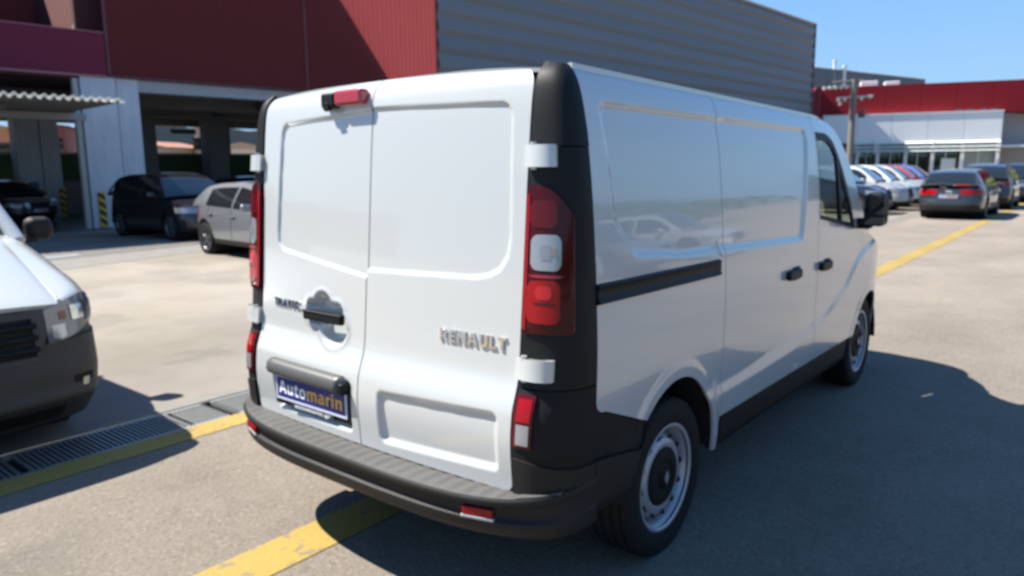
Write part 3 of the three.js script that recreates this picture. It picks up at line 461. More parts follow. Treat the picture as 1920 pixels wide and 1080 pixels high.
  lamp('grille', f0 + 5, fr - 5, .40, hy + .10, mat.black, .010); lamp('front_intake', f0 + 2, fr - 2, .25, .36, mat.black, .016);
  lamp('tail_lamp', rA - 5, rA + 5.2, ty - .24, ty - .09, mat.redBright); lamp('tail_lamp', rA + 12.8, rA + 23, ty - .24, ty - .09, mat.redBright);
  lamp('rear_bumper', rA - 2, rA + 20, .34, .44, mat.bumperPlastic, .014);
  mesh('licence_plate', flatUV(rbox(.5, .11, .014, .003, 0, 0, 0), .5, .11).rotateY(Math.PI).translate(0, ty - .29, -b * .985 - .012), mat.plate, t);
  mesh('licence_plate', flatUV(rbox(.5, .11, .014, .003, 0, 0, 0), .5, .11).translate(0, .43, b * 1.0 + .014), mat.plate, t);
  { const g = new THREE.TorusGeometry(.05, .011, 8, 24); g.scale(1.35, .95, 1); mesh('emblem', [g.clone().translate(0, ty - .15, -b * .978 - .012)], mat.chrome, t); }
  for (const s of [1, -1]) for (const z of [zm, -1.12, .95]) mesh('door_seam', chart({ us: [z - .006, z + .006], nv: 10, lo: z === -1.12 ? T(z) - .25 : .36, hi: T(z) - .02, f: (q, y) => [s * (half(q) * S(y) + .0025), y, q * 1], t: .004, ref: [0, .5, 0] }), mat.gap, t);
  for (const s of [1, -1]) {
    mesh('door_mirror', [rbox(.20, .13, .11, .045, s * (a + .085), T(.6) + .075, .72), rbox(.12, .04, .06, .015, s * (a - .03), T(.6) + .03, .74)], body, t);
    for (const z of [.0 - .02, -.98]) mesh('door_handle', rbox(.03, .028, .17, .01, s * (half(z) * S(.8) + .012), T(z) - .14, z), body, t);
    for (const z of [zF, zR]) { const w = buildWheel(t, s * (a - .115), z, s, k.R, .20, k.R * .70, false); w.position.y = k.R - .004; }
  }
  mesh('underbody', [box(k.W * .78, .25, k.L * .9, 0, .36, 0), ...[zF, zR].map(z => { const g = new THREE.CylinderGeometry(RA2 - .005, RA2 - .005, k.W * .93, 24); g.rotateZ(Math.PI / 2); return g.translate(0, k.R, z); })], mat.gap, t);
  return t;
}
function recolour(c, body) { c.traverse(o => { if (o.isMesh && ['body', 'roof', 'door_mirror', 'door_handle'].includes(o.name)) o.material = body; }); return c; }
const silver = paint(.235, .245, .265, .5), blackP = paint(.010, .011, .014, .2), graphite = paint(.026, .032, .040, .3), whiteP = paint(.44, .455, .46, 0), navy = paint(.018, .026, .05, .3), mint = paint(.55, .66, .62, .1), redP = paint(.35, .015, .03, .2), blueP = paint(.05, .12, .42, .3), darkG = paint(.03, .032, .036, .3);
const silverCar = makeCar('hatch', silver, 'hatchback', 'silver hatchback driving out of the garage, half hidden by the white van', 'car');
silverCar.position.set(-10.55, 0, -6.62); silverCar.rotation.y = Math.PI / 2 - .19 * 0 - .08;
const garageCars = [[-24.6, -11.2, Math.PI / 2, darkG, 'dark hatchback deep inside the garage behind the black hatchback'], [-25.2, -15.0, Math.PI / 2 + .06, blackP, 'black car deep in the garage seen over the silver hatchback'], [-27.6, -6.9, Math.PI / 2 + .3, darkG, 'dark car between the inner and outer garage columns'], [-28.2, -3.4, Math.PI / 2, blackP, 'dark car at the far left inside the garage'], [-23.2, -18.8, Math.PI / 2, navy, 'dark blue car in the garage hidden behind the van']];
for (const [x, z, r, m, l] of garageCars) recolour(copy(silverCar, 'hatchback', l, [x, .02, z], r, 'dark cars parked in the garage'), m);
const wagon = makeCar('wagon', graphite, 'estate_car', 'dark grey estate car with red tail lamps and blue plate seen from behind', 'car', 'cars queued along the yellow line');
wagon.position.set(-1.36, 0, -25.75); wagon.rotation.y = Math.PI - .015;
const suv = makeCar('suv', blackP, 'suv_car', 'black tall car standing in front of the dark grey estate car', 'car', 'cars queued along the yellow line');
suv.position.set(-1.25, 0, -31.6); suv.rotation.y = Math.PI;
const blackCar = recolour(copy(suv, 'suv_car', 'shiny black car in the shade beside the pale garage column', [-16.75, 0, -7.72], Math.PI / 2 - .02), blackP);
recolour(copy(suv, 'suv_car', 'dark tall car farthest along the yellow line', [-1.12, 0, -37.5], Math.PI, 'cars queued along the yellow line'), darkG);
recolour(copy(wagon, 'estate_car', 'light car far off beyond the row of dark cars', [1.3, 0, -52], Math.PI / 2, 'distant cars at the showroom'), whiteP);
const nose = [[-5.55, -25.5, navy, 'dark blue car with its nose out, nearest in the row by the van mirror'], [-5.40, -28.15, whiteP, 'white car second in the row, its bonnet beside the estate car'], [-5.45, -30.8, mint, 'pale green white car third in the row left of the estate car'], [-5.5, -33.4, whiteP, 'white car fourth in the row left of the estate car'], [-5.6, -36.0, redP, 'red car fifth in the row behind the estate car'], [-5.65, -38.6, blueP, 'blue car sixth in the row behind the estate car']];
for (const [x, z, m, l] of nose) { const c = recolour(copy(suv, 'suv_car', l, [x, 0, z], Math.PI / 2, 'cars parked nose out in a row'), m); }
{ // price stickers along the top of the windscreens
  const cols = [[.6, .03, .05], [.8, .8, .82], [.06, .12, .5], [.8, .8, .82]].map(c => M(...c, .5));
  for (const [x, z] of nose) { const y0 = 1.50; const t = thing('price_banner', x === -5.55 ? 'price sticker on the windscreen of the dark blue car' : x === -5.40 ? 'price sticker on the windscreen of the white car' : x === -5.45 ? 'price sticker on the windscreen of the pale green car' : x === -5.5 ? 'price sticker on the windscreen of the fourth white car' : x === -5.6 ? 'price sticker on the windscreen of the red car' : 'price sticker on the windscreen of the blue car', 'sticker', [x, 0, z], 0, 'price stickers on windscreens');
    for (let i = 0; i < 4; i++) { const g = box(.17, .004, .17, 0, 0, 0); g.rotateZ(-.70); g.translate(.58 + i * 0, 1.500, -.48 + i * .30); mesh('sticker', g, cols[(i + Math.round(-z)) % 4], t); } }
}
// cars across the lane, seen only as reflections in the flank of the van
const acr = [[8.6, -2.0, whiteP, 'white car across the lane, mirrored in the van flank'], [8.9, -5.0, graphite, 'grey car across the lane, mirrored in the van flank'], [8.5, -8.2, whiteP, 'white car across the lane, mirrored near the sliding door'], [8.8, -11.6, silver, 'silver car across the lane, mirrored near the front door'], [8.8, -15.4, whiteP, 'white car far across the lane, mirrored by the front door']];
for (const [x, z, m, l] of acr) recolour(copy(wagon, 'estate_car', l, [x, 0, z], -Math.PI / 2, 'cars across the lane'), m);

// ---------------------------------------------------------------- the van at the left edge (local: nose towards +z, turned to face +x)
const van2 = thing('delivery_van', 'white van with dark grey bumper at the left edge, nose towards the drain', 'van', [-2.38, 0, .80], Math.PI / 2);
{
  const a = .935, q = (n, g, m, par = van2) => mesh(n, g, m, par);
  const pz = smoothTable([[.16, -.16], [.24, -.08], [.34, -.015], [.48, .0], [.60, -.02], [.70, -.03], [.90, -.055], [1.1, -.10]]);
  const sw = smoothTable([[.16, .93], [.3, .975], [.5, 1], [.8, .99], [1.0, .965], [1.3, .93], [1.6, .87], [1.78, .81], [1.86, .74]]);
  const ex = 2 / 4, F = (t, y, o = 0) => { const s = Math.sin(t), c = Math.cos(t); return [Math.sign(s) * Math.pow(Math.abs(s), ex) * (a * sw(y) + o), y, -.60 + (.60 + pz(y) + o) * Math.pow(Math.max(0, c), 2 / 4.5)]; };
  const tt = []; for (let i = -36; i <= 36; i++) tt.push(i / 36 * Math.PI / 2);
  const ref = [0, .6, -1.2], yc = smoothTable([[-1.4, 1.25], [-1.25, 1.23], [-.85, 1.14], [-.55, 1.06], [-.3, .985], [-.1, .92], [-.02, .885], [.1, .86]]);
  const side = (z, y) => [a * sw(y), y, z];
  q('front_bumper', [chart({ us: tt, nv: 22, lo: .17, hi: t => .665 + .02 * Math.abs(t), f: (t, y) => { const p = F(t, y), g = Math.exp(-Math.pow((y - .345) / .045, 2)) * .032 * sstep(1.35, 1.0, Math.abs(t)); p[2] += g; return p; }, t: .03, ref }), chart({ us: tt, nv: 8, lo: t => .66 + .02 * Math.abs(t), hi: t => .875, f: (t, y) => F(t, y, -.012), t: .02, ref })], M(.030, .0285, .027, .5, 0, { bumpMap: plasticBump, bumpScale: .0005 }));
  const gT = .46; // grille
  q('grille_frame', [chart({ us: range(-.39, .39, 26), nv: 3, lo: t => .835, hi: .878, f: (t, y) => F(t, y, .014), t: .03, ref }), ...[1, -1].map(s => chart({ us: range(.30 * s, .39 * s, 6), nv: 8, lo: t => .60 + .12 * sstep(.30, .39, Math.abs(t)), hi: .84, f: (t, y) => F(t, y, .012), t: .02, ref })), chart({ us: range(-.33, .33, 20), nv: 3, lo: .585, hi: .615, f: (t, y) => F(t, y, .012), t: .02, ref })], M(.035, .036, .038, .45));
  q('grille_recess', chart({ us: range(-.32, .32, 16), nv: 4, lo: .60, hi: .84, f: (t, y) => F(t, y, .002), t: .01, ref }), mat.gap);
  for (let i = 0; i < 3; i++) { const y = .655 + i * .068; q('grille_slat', chart({ us: range(-.318, .318, 20), nv: 4, lo: y - .017, hi: y + .017, f: (t, v) => F(t, v, .012 + .012 * Math.cos((v - y) / .017 * 1.4)), t: .02, ref }), mat.black); }
  q('lower_intake', chart({ us: range(-.52, .52, 20), nv: 4, lo: .205, hi: t => .30 - .02 * t * t, f: (t, y) => F(t, y, .006), t: .02, ref }), mat.gap);
  for (let i = 0; i < 3; i++) { const y = .222 + i * .028; q('intake_slat', chart({ us: range(-.51, .51, 20), nv: 2, lo: y - .006, hi: y + .006, f: (t, v) => F(t, v, .016), t: .012, ref }), mat.black); }
  for (const s of [1, -1]) {
    // headlamp: tall inner end by the grille, swept back along the wing
    const hl = (u, e) => lerp(.672, .80, Math.pow(u, 1.4)) - e, hh = (u, e) => lerp(.868, .93, u) + .03 * Math.sin(Math.PI * u) + e, ang = u => s * lerp(.395, 1.14, u);
    const hp = (o) => (u, y) => F(ang(u), y, o);
    const lampO = q('headlamp', chart({ us: range(0, 1, 20), nv: 10, lo: u => hl(u, 0) + .04 * sstep(.9, 1, u), hi: u => hh(u, 0) - .05 * sstep(.85, 1, u), f: hp(.012), t: .03, ref }), M(.16, .17, .19, .12, .4, { clearcoat: 1, clearcoatRoughness: .01 }));
    q('indicator', chart({ us: range(.16, .26, 6), nv: 6, lo: .800, hi: .850, f: hp(.016), t: .01, ref }), M(.26, .09, .07, .25), lampO);
    q('lamp_lens', chart({ us: range(.05, .22, 8), nv: 8, lo: u => .69 + .02 * Math.abs(u - .13) * 8, hi: .775, f: hp(.016), t: .01, ref }), M(.50, .52, .53, .12, .5), lampO);
    q('lamp_chrome', chart({ us: range(.34, .58, 8), nv: 8, lo: .79, hi: .875, f: hp(.018), t: .01, ref }), mat.chrome, lampO);
    q('lamp_bezel', chart({ us: range(.64, .90, 8), nv: 8, lo: u => hl(u, -.03), hi: u => hh(u, -.04), f: hp(.016), t: .01, ref }), M(.06, .07, .09, .1), lampO);
    q('fog_lamp', [chart({ us: range(s * .60, s * .90, 8), nv: 6, lo: .345, hi: .455, f: (t, y) => F(t, y, .004), t: .02, ref })], mat.gap);
    q('fog_lens', chart({ us: range(s * .70, s * .79, 8), nv: 6, lo: .375, hi: .430, f: (t, y) => F(t, y, .012), t: .02, ref }), M(.62, .60, .50, .15, .3));
    // wing, side, mirror, windows
    q('wing', [chart({ us: range(0, 1, 30), nv: 12, lo: 0, hi: 1, f: (u, v) => { const z = lerp(-.115, -1.5, u), e = F(s * lerp(.93, 1.57, Math.pow(u, .45)), .9); const x0 = .70, xe = z > -.6 ? Math.abs(F(s * Math.acos(clamp(Math.pow(clamp((z + .65) / .6), 2.25))), .93)[0]) : a * sw(.95); const x = lerp(Math.min(x0, xe - .05), xe, v); return [s * x, yc(z) - .012 - .062 * Math.pow(v, 4) - .006 * v, z]; }, t: .02, ref: [0, 0, -.8] }), chart({ us: range(-.60, -1.5, 26), nv: 10, lo: z => Math.max(.62, Math.abs(z + .92) < .42 ? .34 + Math.sqrt(.42 * .42 - (z + .92) * (z + .92)) : .45), hi: z => yc(z) - .068, f: (z, y) => { const p = side(z, y); return [s * p[0], y, z]; }, t: .02, ref: [0, .8, -1] })], mat.white);
    q('side_panel', chart({ us: range(-1.505, -4.95, 60), nv: 26, lo: z => Math.max(.42, Math.abs(z + 4.12) < .42 ? .34 + Math.sqrt(.42 * .42 - (z + 4.12) * (z + 4.12)) : 0), hi: z => smoothTable([[-1.95, 1.84], [-1.6, 1.46], [-1.5, 1.30]])(Math.max(z, -1.95)), f: (z, y) => { const p = side(z, y); return [s * p[0], y, z]; }, t: .02, ref: [0, 1, -3] }), mat.white);
    q('side_window', chart({ us: range(-1.70, -2.55, 20), nv: 10, lo: 1.24, hi: z => smoothTable([[-2.0, 1.72], [-1.7, 1.42]])(Math.max(z, -2.0)), f: (z, y) => { const p = side(z, y); return [s * (p[0] + .006), y, z]; }, t: .01, ref: [0, 1, -2] }), mat.darkGlass);
    q('pillar', cyl(.05, .045, [s * .865, 1.18, -1.27], [s * .71, 1.84, -1.95], 10), mat.white);
    const mr = q('door_mirror', [rbox(.185, .17, .13, .06, s * 1.065, 1.25, -1.48, 5), rbox(.2, .06, .08, .02, s * .95, 1.18, -1.48)], mat.bumperPlastic);
    q('mirror_glass', rbox(.14, .12, .01, .004, s * 1.065, 1.255, -1.547), mat.mirror, mr);
    for (const z of [-.92, -4.12]) buildWheel(van2, s * .80, z, s, .335, .205, .225, true);
  }
  q('bonnet', chart({ us: range(-1, 1, 36), nv: 24, lo: 0, hi: 1, f: (x, v) => { const k = Math.abs(x), X = x * .735, zf = -.600 + .55 * Math.pow(Math.max(0, 1 - Math.pow(Math.abs(X) / (a * .985), 4)), 1 / 4.5) + .012, zb = -1.16 - .10 * k * k, z = lerp(zf, zb, v); return [X * lerp(.96, 1.05, v), yc(z) + .016 * sstep(1, .93, k) - .045 * Math.pow(k, 4) * (1 - v * .5) + .008 * (1 - k * k), z]; }, t: .03, ref: [0, 0, -.8] }), mat.white);
  q('windscreen', chart({ us: range(-1, 1, 20), nv: 14, lo: 0, hi: 1, f: (x, v) => [x * lerp(.82, .69, v), lerp(1.20, 1.83, v) + .02 * (1 - x * x), lerp(-1.32 + .18 * (1 - x * x), -1.97 + .10 * (1 - x * x), v)], t: 0, ref: [0, .8, -2.5] }), mat.glass);
  q('roof', chart({ us: range(-1.93, -4.95, 20), nv: 20, lo: -1, hi: 1, f: (z, x) => [x * .79, 1.835 + .07 * (1 - Math.pow(Math.abs(x), 3)), z], t: .01, ref: [0, 1, -3] }), mat.white);
  q('rear_panel', box(1.72, 1.4, .03, 0, 1.13, -4.95), mat.white);
  q('interior', [box(1.6, .3, .5, 0, 1.0, -1.5), box(1.7, 1.3, .04, 0, 1.1, -2.8)], mat.interior);
  for (const x of [-.42, .42]) q('seat', [rbox(.5, .7, .16, .05, x, 1.15, -2.4), rbox(.27, .22, .1, .04, x, 1.58, -2.45), rbox(.5, .15, .5, .05, x, .85, -2.2)], mat.seat);
  q('licence_plate', flatUV(rbox(.52, .115, .012, .003, 0, 0, 0), .52, .115).translate(0, .475, .018), mat.plate);
  q('underbody', [box(1.4, .2, 4.6, 0, .4, -2.6), ...[-.92, -4.12].map(z => { const g = new THREE.CylinderGeometry(.41, .41, 1.72, 24); g.rotateZ(Math.PI / 2); return g.translate(0, .34, z); })], mat.gap);
}

// ---------------------------------------------------------------- garage building on the left (local: x = outwards o, z = -s along the wall)
const BTURN = -.0824; // local +x -> world (0.9966, 0, 0.0823)
const bld = thing('parking_building', 'dark red clad building over an open ground floor garage with pale columns', 'building', [-21.3, 0, -7.6], BTURN);
const bm = (n, g, m, par = bld, l) => mesh(n, g, m, par, l);
const so = (s0, s1, y0, y1, o0, o1) => box(o1 - o0, y1 - y0, s1 - s0, (o0 + o1) / 2, (y0 + y1) / 2, -(s0 + s1) / 2);
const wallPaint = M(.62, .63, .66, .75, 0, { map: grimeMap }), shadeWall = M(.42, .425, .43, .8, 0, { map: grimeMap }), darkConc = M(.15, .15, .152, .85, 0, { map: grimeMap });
const redMesh = M(.28, .056, .058, .9, 0, { specularIntensity: .2, transmission: .56, thickness: 0, side: THREE.DoubleSide }), redSolid = M(.16, .016, .022, .6), purple = M(.16, .011, .036, .5, 0, { specularIntensity: .5 });
{
  const rib = (s0, s1, y0, y1, o, m, amp = .016) => chart({ us: lin(s0, s1, .055), nv: 2, lo: y0, hi: y1, f: (s, y) => [o + amp * Math.sin(s / .22 * Math.PI * 2) * 1, y, -s], t: 0, ref: [-5, 5, -6] });
  bm('screen_panel', rib(.70, 7.30, 4.55, 10.3, 0), redMesh); bm('screen_panel', rib(7.36, 13.52, 4.55, 10.3, 0), redMesh);
  for (const s of [7.29, .62, 13.5]) bm('panel_joint', so(s, s + .08, 4.56, 10.3, -.05, .035), M(.12, .03, .035, .5));
  bm('bottom_trim', [so(.62, 13.58, 4.50, 4.56, -.08, .05)], M(.12, .02, .025, .5));
  // the concrete inside that keeps the sun off part of the screens
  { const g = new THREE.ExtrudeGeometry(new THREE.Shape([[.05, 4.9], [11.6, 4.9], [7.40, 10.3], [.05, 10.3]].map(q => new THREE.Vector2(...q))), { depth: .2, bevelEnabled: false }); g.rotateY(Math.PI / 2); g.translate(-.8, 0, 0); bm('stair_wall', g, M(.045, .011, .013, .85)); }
  bm('upper_deck', [so(-14, 13.5, 4.5, 4.85, -10.6, -.12)], darkConc);
  // left of it: purple fascia, set-back screen above, return wall
  bm('fascia_panel', so(-6.9, .60, 4.52, 5.74, -.06, .02), purple); bm('fascia_panel', so(-14, -6.93, 4.52, 5.74, -.06, .02), purple);
  bm('fascia_trim', [so(-14, .60, 4.46, 4.52, -.08, .05), so(-14, .60, 5.74, 5.77, -.08, .04)], M(.34, .14, .15, .5));
  bm('return_wall', so(.78, .84, 5.0, 10.3, -7.3, -2.4), M(.135, .040, .040, .75)); bm('recess_panel', so(.84, 3.0, 5.0, 10.3, -2.45, -2.4), M(.13, .016, .02, .75));
  bm('recess_panel', so(-5.5, .78, 5.0, 9.6, -7.4, -7.3), M(.13, .018, .022, .75));
  bm('recess_panel', so(-14, -3.75, 5.78, 10.3, -7.2, -.10), M(.13, .018, .022, .75));
  bm('ledge', so(.5, 1.6, 6.12, 6.30, -2.38, -1.5), wallPaint);
  bm('soffit_panel', so(-14, .6, 4.40, 4.46, -4.5, -.10), M(.10, .014, .02, .6));
  // ground floor
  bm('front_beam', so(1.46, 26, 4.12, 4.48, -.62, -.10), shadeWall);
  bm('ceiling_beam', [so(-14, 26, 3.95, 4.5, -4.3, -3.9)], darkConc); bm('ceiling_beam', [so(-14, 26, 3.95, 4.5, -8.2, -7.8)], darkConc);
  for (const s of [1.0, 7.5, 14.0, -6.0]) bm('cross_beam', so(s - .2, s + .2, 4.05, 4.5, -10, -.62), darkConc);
  const col = (n, s0, s1, o0, o1, m) => bm(n, so(s0, s1, 0, 4.48, o0, o1), m);
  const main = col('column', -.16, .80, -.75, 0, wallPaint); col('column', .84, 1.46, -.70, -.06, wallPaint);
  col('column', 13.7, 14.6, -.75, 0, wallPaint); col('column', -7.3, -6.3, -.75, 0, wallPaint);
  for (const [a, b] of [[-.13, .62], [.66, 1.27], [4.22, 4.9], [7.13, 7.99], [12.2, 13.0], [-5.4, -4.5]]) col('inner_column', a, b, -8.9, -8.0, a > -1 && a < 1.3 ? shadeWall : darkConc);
  // back wall with its openings
  const op = [[-3.0, .28], [1.25, 3.62], [4.70, 7.83], [9.05, 12.1], [13.3, 16.3], [17.6, 20.6]];
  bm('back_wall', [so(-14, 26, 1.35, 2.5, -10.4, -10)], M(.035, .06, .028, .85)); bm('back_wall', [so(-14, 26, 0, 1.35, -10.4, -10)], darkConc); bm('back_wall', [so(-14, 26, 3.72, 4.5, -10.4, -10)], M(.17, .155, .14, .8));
  { let s = -14; for (const [a, b] of [...op, [26, 26]]) { if (a > s) bm('pier', so(s, a, 2.5, 3.72, -10.4, -10), darkConc); s = b; } }
  for (const [a, b] of op) bm('window_sill', so(a, b, 2.44, 2.50 + .03, -10.46, -9.96), M(.28, .26, .22, .8));
  bm('side_wall', [so(26, 26.3, 0, 4.5, -10.4, -.1)], darkConc); bm('side_wall', [so(-14.3, -14, 0, 4.5, -10.4, -.1)], darkConc);
  // striped corner guards
  const stripe = (() => { const c = document.createElement('canvas'); c.width = 64; c.height = 256; const x = c.getContext('2d'); x.fillStyle = '#d8a51c'; x.fillRect(0, 0, 64, 256); x.fillStyle = '#15140f'; for (let y = -64; y < 320; y += 62) { x.beginPath(); x.moveTo(0, y); x.lineTo(64, y + 34); x.lineTo(64, y + 64); x.lineTo(0, y + 30); x.fill(); } const t = new THREE.CanvasTexture(c); t.colorSpace = THREE.SRGBColorSpace; return new THREE.MeshStandardMaterial({ map: t, roughness: .6 }); })();
  for (const [s, o, y] of [[.10, .03, .55], [-.19, -.45, .55], [-.10, -7.97, .55], [.55, -7.97, .55], [1.2, -7.97, .55], [-4.6, -7.97, .5]]) bm('corner_guard', so(s - .09, s + .09, y - .5, y + .55, o - .03, o + .03), stripe);
  bm('switch_box', so(.12, .40, 1.0, 1.35, -8.0, -7.86), M(.05, .055, .06, .5));
  bm('cable_conduit', cyl(.018, .018, [-7.97, .1, -.3], [-7.97, 1.0, -.26], 6), M(.05, .055, .06, .5));
  // corrugated canopy with its frame
  const poly = M(.78, .80, .74, .5, 0, { transmission: .55, thickness: 0, side: THREE.DoubleSide });
  bm('canopy_sheet', chart({ us: lin(-12, -.60, .024), nv: 6, lo: 0, hi: 4.50, f: (s, o) => [o, 3.42 + .040 * Math.sin(s / .196 * Math.PI * 2) - .002 * o, -s], t: 0, ref: [0, 0, 0] }), M(.30, .29, .27, .7));
  bm('canopy_edge', chart({ us: lin(-12, -.60, .012), nv: 2, lo: -.034, hi: .034, f: (s, e) => [4.665, 3.41 + e + .040 * Math.sin(s / .196 * Math.PI * 2) + .0 * e, -s], t: .012, ref: [0, 3.4, 0] }), poly);
  bm('canopy_beam', [so(-12, -.2, 3.16, 3.36, .25, .40)], M(.30, .29, .28, .7)); bm('canopy_beam', [so(-12, -2.6, 3.24, 3.36, 2.4, 2.5)], darkConc);
  bm('canopy_strut', [so(-.34, -.20, 0, 4.4, -.25, -.05)], M(.42, .41, .39, .7));
  // hanging sign inside
  bm('hanging_sign', [so(6.05, 7.15, 3.36, 3.56, -9.4, -9.34), so(6.2, 6.22, 3.5, 4.5, -9.38, -9.36), so(6.98, 7.0, 3.5, 4.5, -9.38, -9.36)], M(.03, .07, .05, .6));
}
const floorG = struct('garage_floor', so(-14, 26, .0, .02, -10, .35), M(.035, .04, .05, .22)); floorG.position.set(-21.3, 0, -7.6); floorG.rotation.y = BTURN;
struct('concrete_apron', sheet([[-14.55, 6], [-14.86, -9], [-15.0, -13], [-14.1, -13], [-12.55, -6.4], [-11.69, -3.07], [-10.6, 1], [-10, 6]], .004), M(.19, .182, .165, .8, 0, { map: grimeMap }));
struct('gutter_strip', sheet([[-14.5, 6], [-14.81, -9], [-14.9, -12.8], [-14.5, -12.8], [-13.95, -7], [-13.4, -3.6], [-12.9, 0], [-12.6, 6]], .008), M(.125, .115, .105, .75, 0, { map: grimeMap }));
struct('floor_marking', sheet([[-14.1, -3.35], [-13.75, -3.35], [-13.85, -4.25], [-14.2, -4.25]], .012), M(.22, .24, .28, .6));

// ---------------------------------------------------------------- grey boarded hall
const hall = thing('grey_hall', 'tall windowless hall clad in long dark grey horizontal boards', 'building', [-21.3, 0, -7.6], BTURN);
{
  const shades = [M(.168, .180, .188, .6), M(.158, .171, .180, .6), M(.174, .187, .194, .62)], P = .765, top = 12.62;
  for (let i = 0; i < 16; i++) { const y1 = top - i * P, y0 = y1 - P; const pr = range(0, 1, 14).map(q => [.105 * Math.pow(Math.sin(Math.PI * Math.pow(q, 1.25)), 1.3), q * .765]);
    const g = chart({ us: [13.6, 53], nv: pr.length - 1, lo: 0, hi: pr.length - 1, f: (s, v) => { const p = pr[Math.round(v)]; return [p[0], y1 - p[1], -s]; }, t: .02, ref: [-10, y1 - .4, -30] }); g.computeVertexNormals(); mesh('plank', g, shades[i % 3], hall); }
  mesh('wall_core', [so(13.62, 52.95, 0, 12.60, -9.5, -.02)], M(.06, .07, .08, .8), hall);
  mesh('parapet_coping', [so(13.55, 53.06, 12.62, 12.74, -.3, .16)], M(.42, .34, .26, .5), hall);
  mesh('corner_trim', [so(52.95, 53.04, 0, 12.62, -.3, .14)], M(.05, .06, .07, .5), hall);
}
// ---------------------------------------------------------------- showroom building in the distance
const RT = Math.atan2(.34, .94); // local x runs along the front
const shop = thing('showroom_building', 'white and dark red showroom building far right with white awnings', 'building', [-16.94, 0, -62.3], RT);
{
  const m = (n, g, mm) => mesh(n, g, mm, shop), sb = (x0, x1, y0, y1, z0, z1) => box(x1 - x0, y1 - y0, z1 - z0, (x0 + x1) / 2, (y0 + y1) / 2, (z0 + z1) / 2);
  const redC = M(.21, .010, .016, .6, 0, { specularIntensity: .4 }), redE = M(.34, .035, .065, .5), wh = M(.80, .82, .82, .6), wh2 = M(.77, .79, .80, .6);
  for (let i = 0; i < 12; i++) m('red_panel', sb(i * 2.5 + (i ? .02 : 0), (i + 1) * 2.5, 5.56, 7.95, -3, 0), redC);
  m('red_end_panel', sb(-.16, -.01, 5.5, 7.98, -12, -.2), redE); m('red_end_panel', box(.70, 2.46, .05, -.12, 6.76, -.03, -Math.PI / 4), redE);
  for (let i = 0; i < 5; i++) m('white_panel', sb(.5 + i * 2.52, .5 + (i + 1) * 2.52 - .02, 3.42, 5.6, .02 - 2, .7), i % 2 ? wh2 : wh);
  m('panel_cap', sb(.4, 13.15, 5.6, 5.68, -2, .76), M(.8, .8, .8, .5)); m('white_end_panel', sb(13.08, 13.12, 3.0, 5.6, -8, .69), wh2);
  for (const [x0, x1] of [[2.4, 4.35], [4.42, 8.5], [8.58, 13.0]]) for (let i = 0; i < 3; i++) m('awning_slat', (() => { const g = box(x1 - x0, .27, .03); g.rotateX(-.9); return g.translate((x0 + x1) / 2, 3.36 - i * .30, .86 + i * .04); })(), M(.66, .68, .62, .5));
  for (const x of [4.38, 8.54, 13.02]) m('awning_bracket', [sb(x - .04, x + .04, 2.5, 3.45, .4, .98)], wh2);
  for (const x of [3.13, 4.65, 6.67, 8.57, 10.62, 13.0]) m('column', sb(x - .12, x + .12, 0, 3.42, .35, .6), wh);
  for (const [x0, x1, k] of [[-2, 3, 0], [3.3, 4.5, 1], [4.8, 6.5, 1], [6.8, 8.4, 1], [8.8, 10.4, 2], [10.8, 12.9, 3]]) { m('shop_window', sb(x0, x1, .3, 2.95, -.1, -.05), k === 3 ? M(.32, .36, .36, .2) : mat.darkGlass); m('mullion', sb((x0 + x1) / 2 - .03, (x0 + x1) / 2 + .03, .3, 2.95, -.05, .0), wh2); }
  m('door_panel', sb(9.3, 10.3, .1, 2.1, -.04, .02), wh2);
  m('back_wall', sb(-.2, 30, 0, 5.5, -14, -2.1), M(.4, .4, .4, .8)); m('plinth', sb(-2, 13, 0, .3, -.4, 0), M(.25, .25, .25, .8)); m('side_glazing', sb(13.1, 28, 0, 3.4, -6.2, -6.1), mat.darkGlass);
  m('side_canopy', sb(13.1, 16, 2.9, 3.05, -6, .5), wh2);
  for (const [x, y, w] of [[3.9, 8.2, 1.3], [5.6, 8.1, 1.1]]) m('roof_unit', rbox(w, .5, .8, .06, x, y, -1.6), M(.7, .7, .7, .5));
  for (const x of [10.2, 11.0, 11.9, 12.6]) m('facade_lamp', rbox(.42, .18, .2, .05, x, 5.78, .3), M(.06, .05, .05, .5));
}
const farHall = thing('distant_hall', 'long dark grey hall roof rising behind the red showroom', 'building', [-25.67, 0, -88.92], Math.atan2(8.4, 10.78));
{ const w = []; for (let i = 0; i < 9; i++) mesh('roof_sheet', (() => { const s = new THREE.Shape([[i * 1.9 - 4, 0], [(i + 1) * 1.9 - 4.03, 0], [(i + 1) * 1.9 - 4.03, 13.45 - (i + 1) * .225], [i * 1.9 - 4, 13.45 - i * .225]].map(q => new THREE.Vector2(...q))); return new THREE.ExtrudeGeometry(s, { depth: 8, bevelEnabled: false }).translate(0, 0, -8); })(), M(.12, .135, .155, .6), farHall);
  mesh('ridge_flashing', cyl(.06, .06, [-4, 13.5, .03], [13, 11.46, .03], 6), M(.4, .4, .4, .5), farHall); }
for (const [x, z, y0, y1, r, l] of [[-23.78, -90.6, 12.0, 13.65, .24, 'thin pale flue on the distant roof, left of the pair'], [-22.8, -91.2, 11.4, 13.0, .27, 'thin pale flue on the distant roof just above the pole']]) { const t = thing('roof_flue', l, 'flue', [x, 0, z], 0, 'flues on the distant roof'); mesh('pipe', cyl(r * .7, r * .7, [0, y0 - 3, 0], [0, y1, 0], 12), M(.62, .63, .62, .5), t); mesh('cowl', cyl(r, r, [0, y1 - .12, 0], [0, y1 + .12, 0], 12), M(.6, .6, .6, .5), t); }
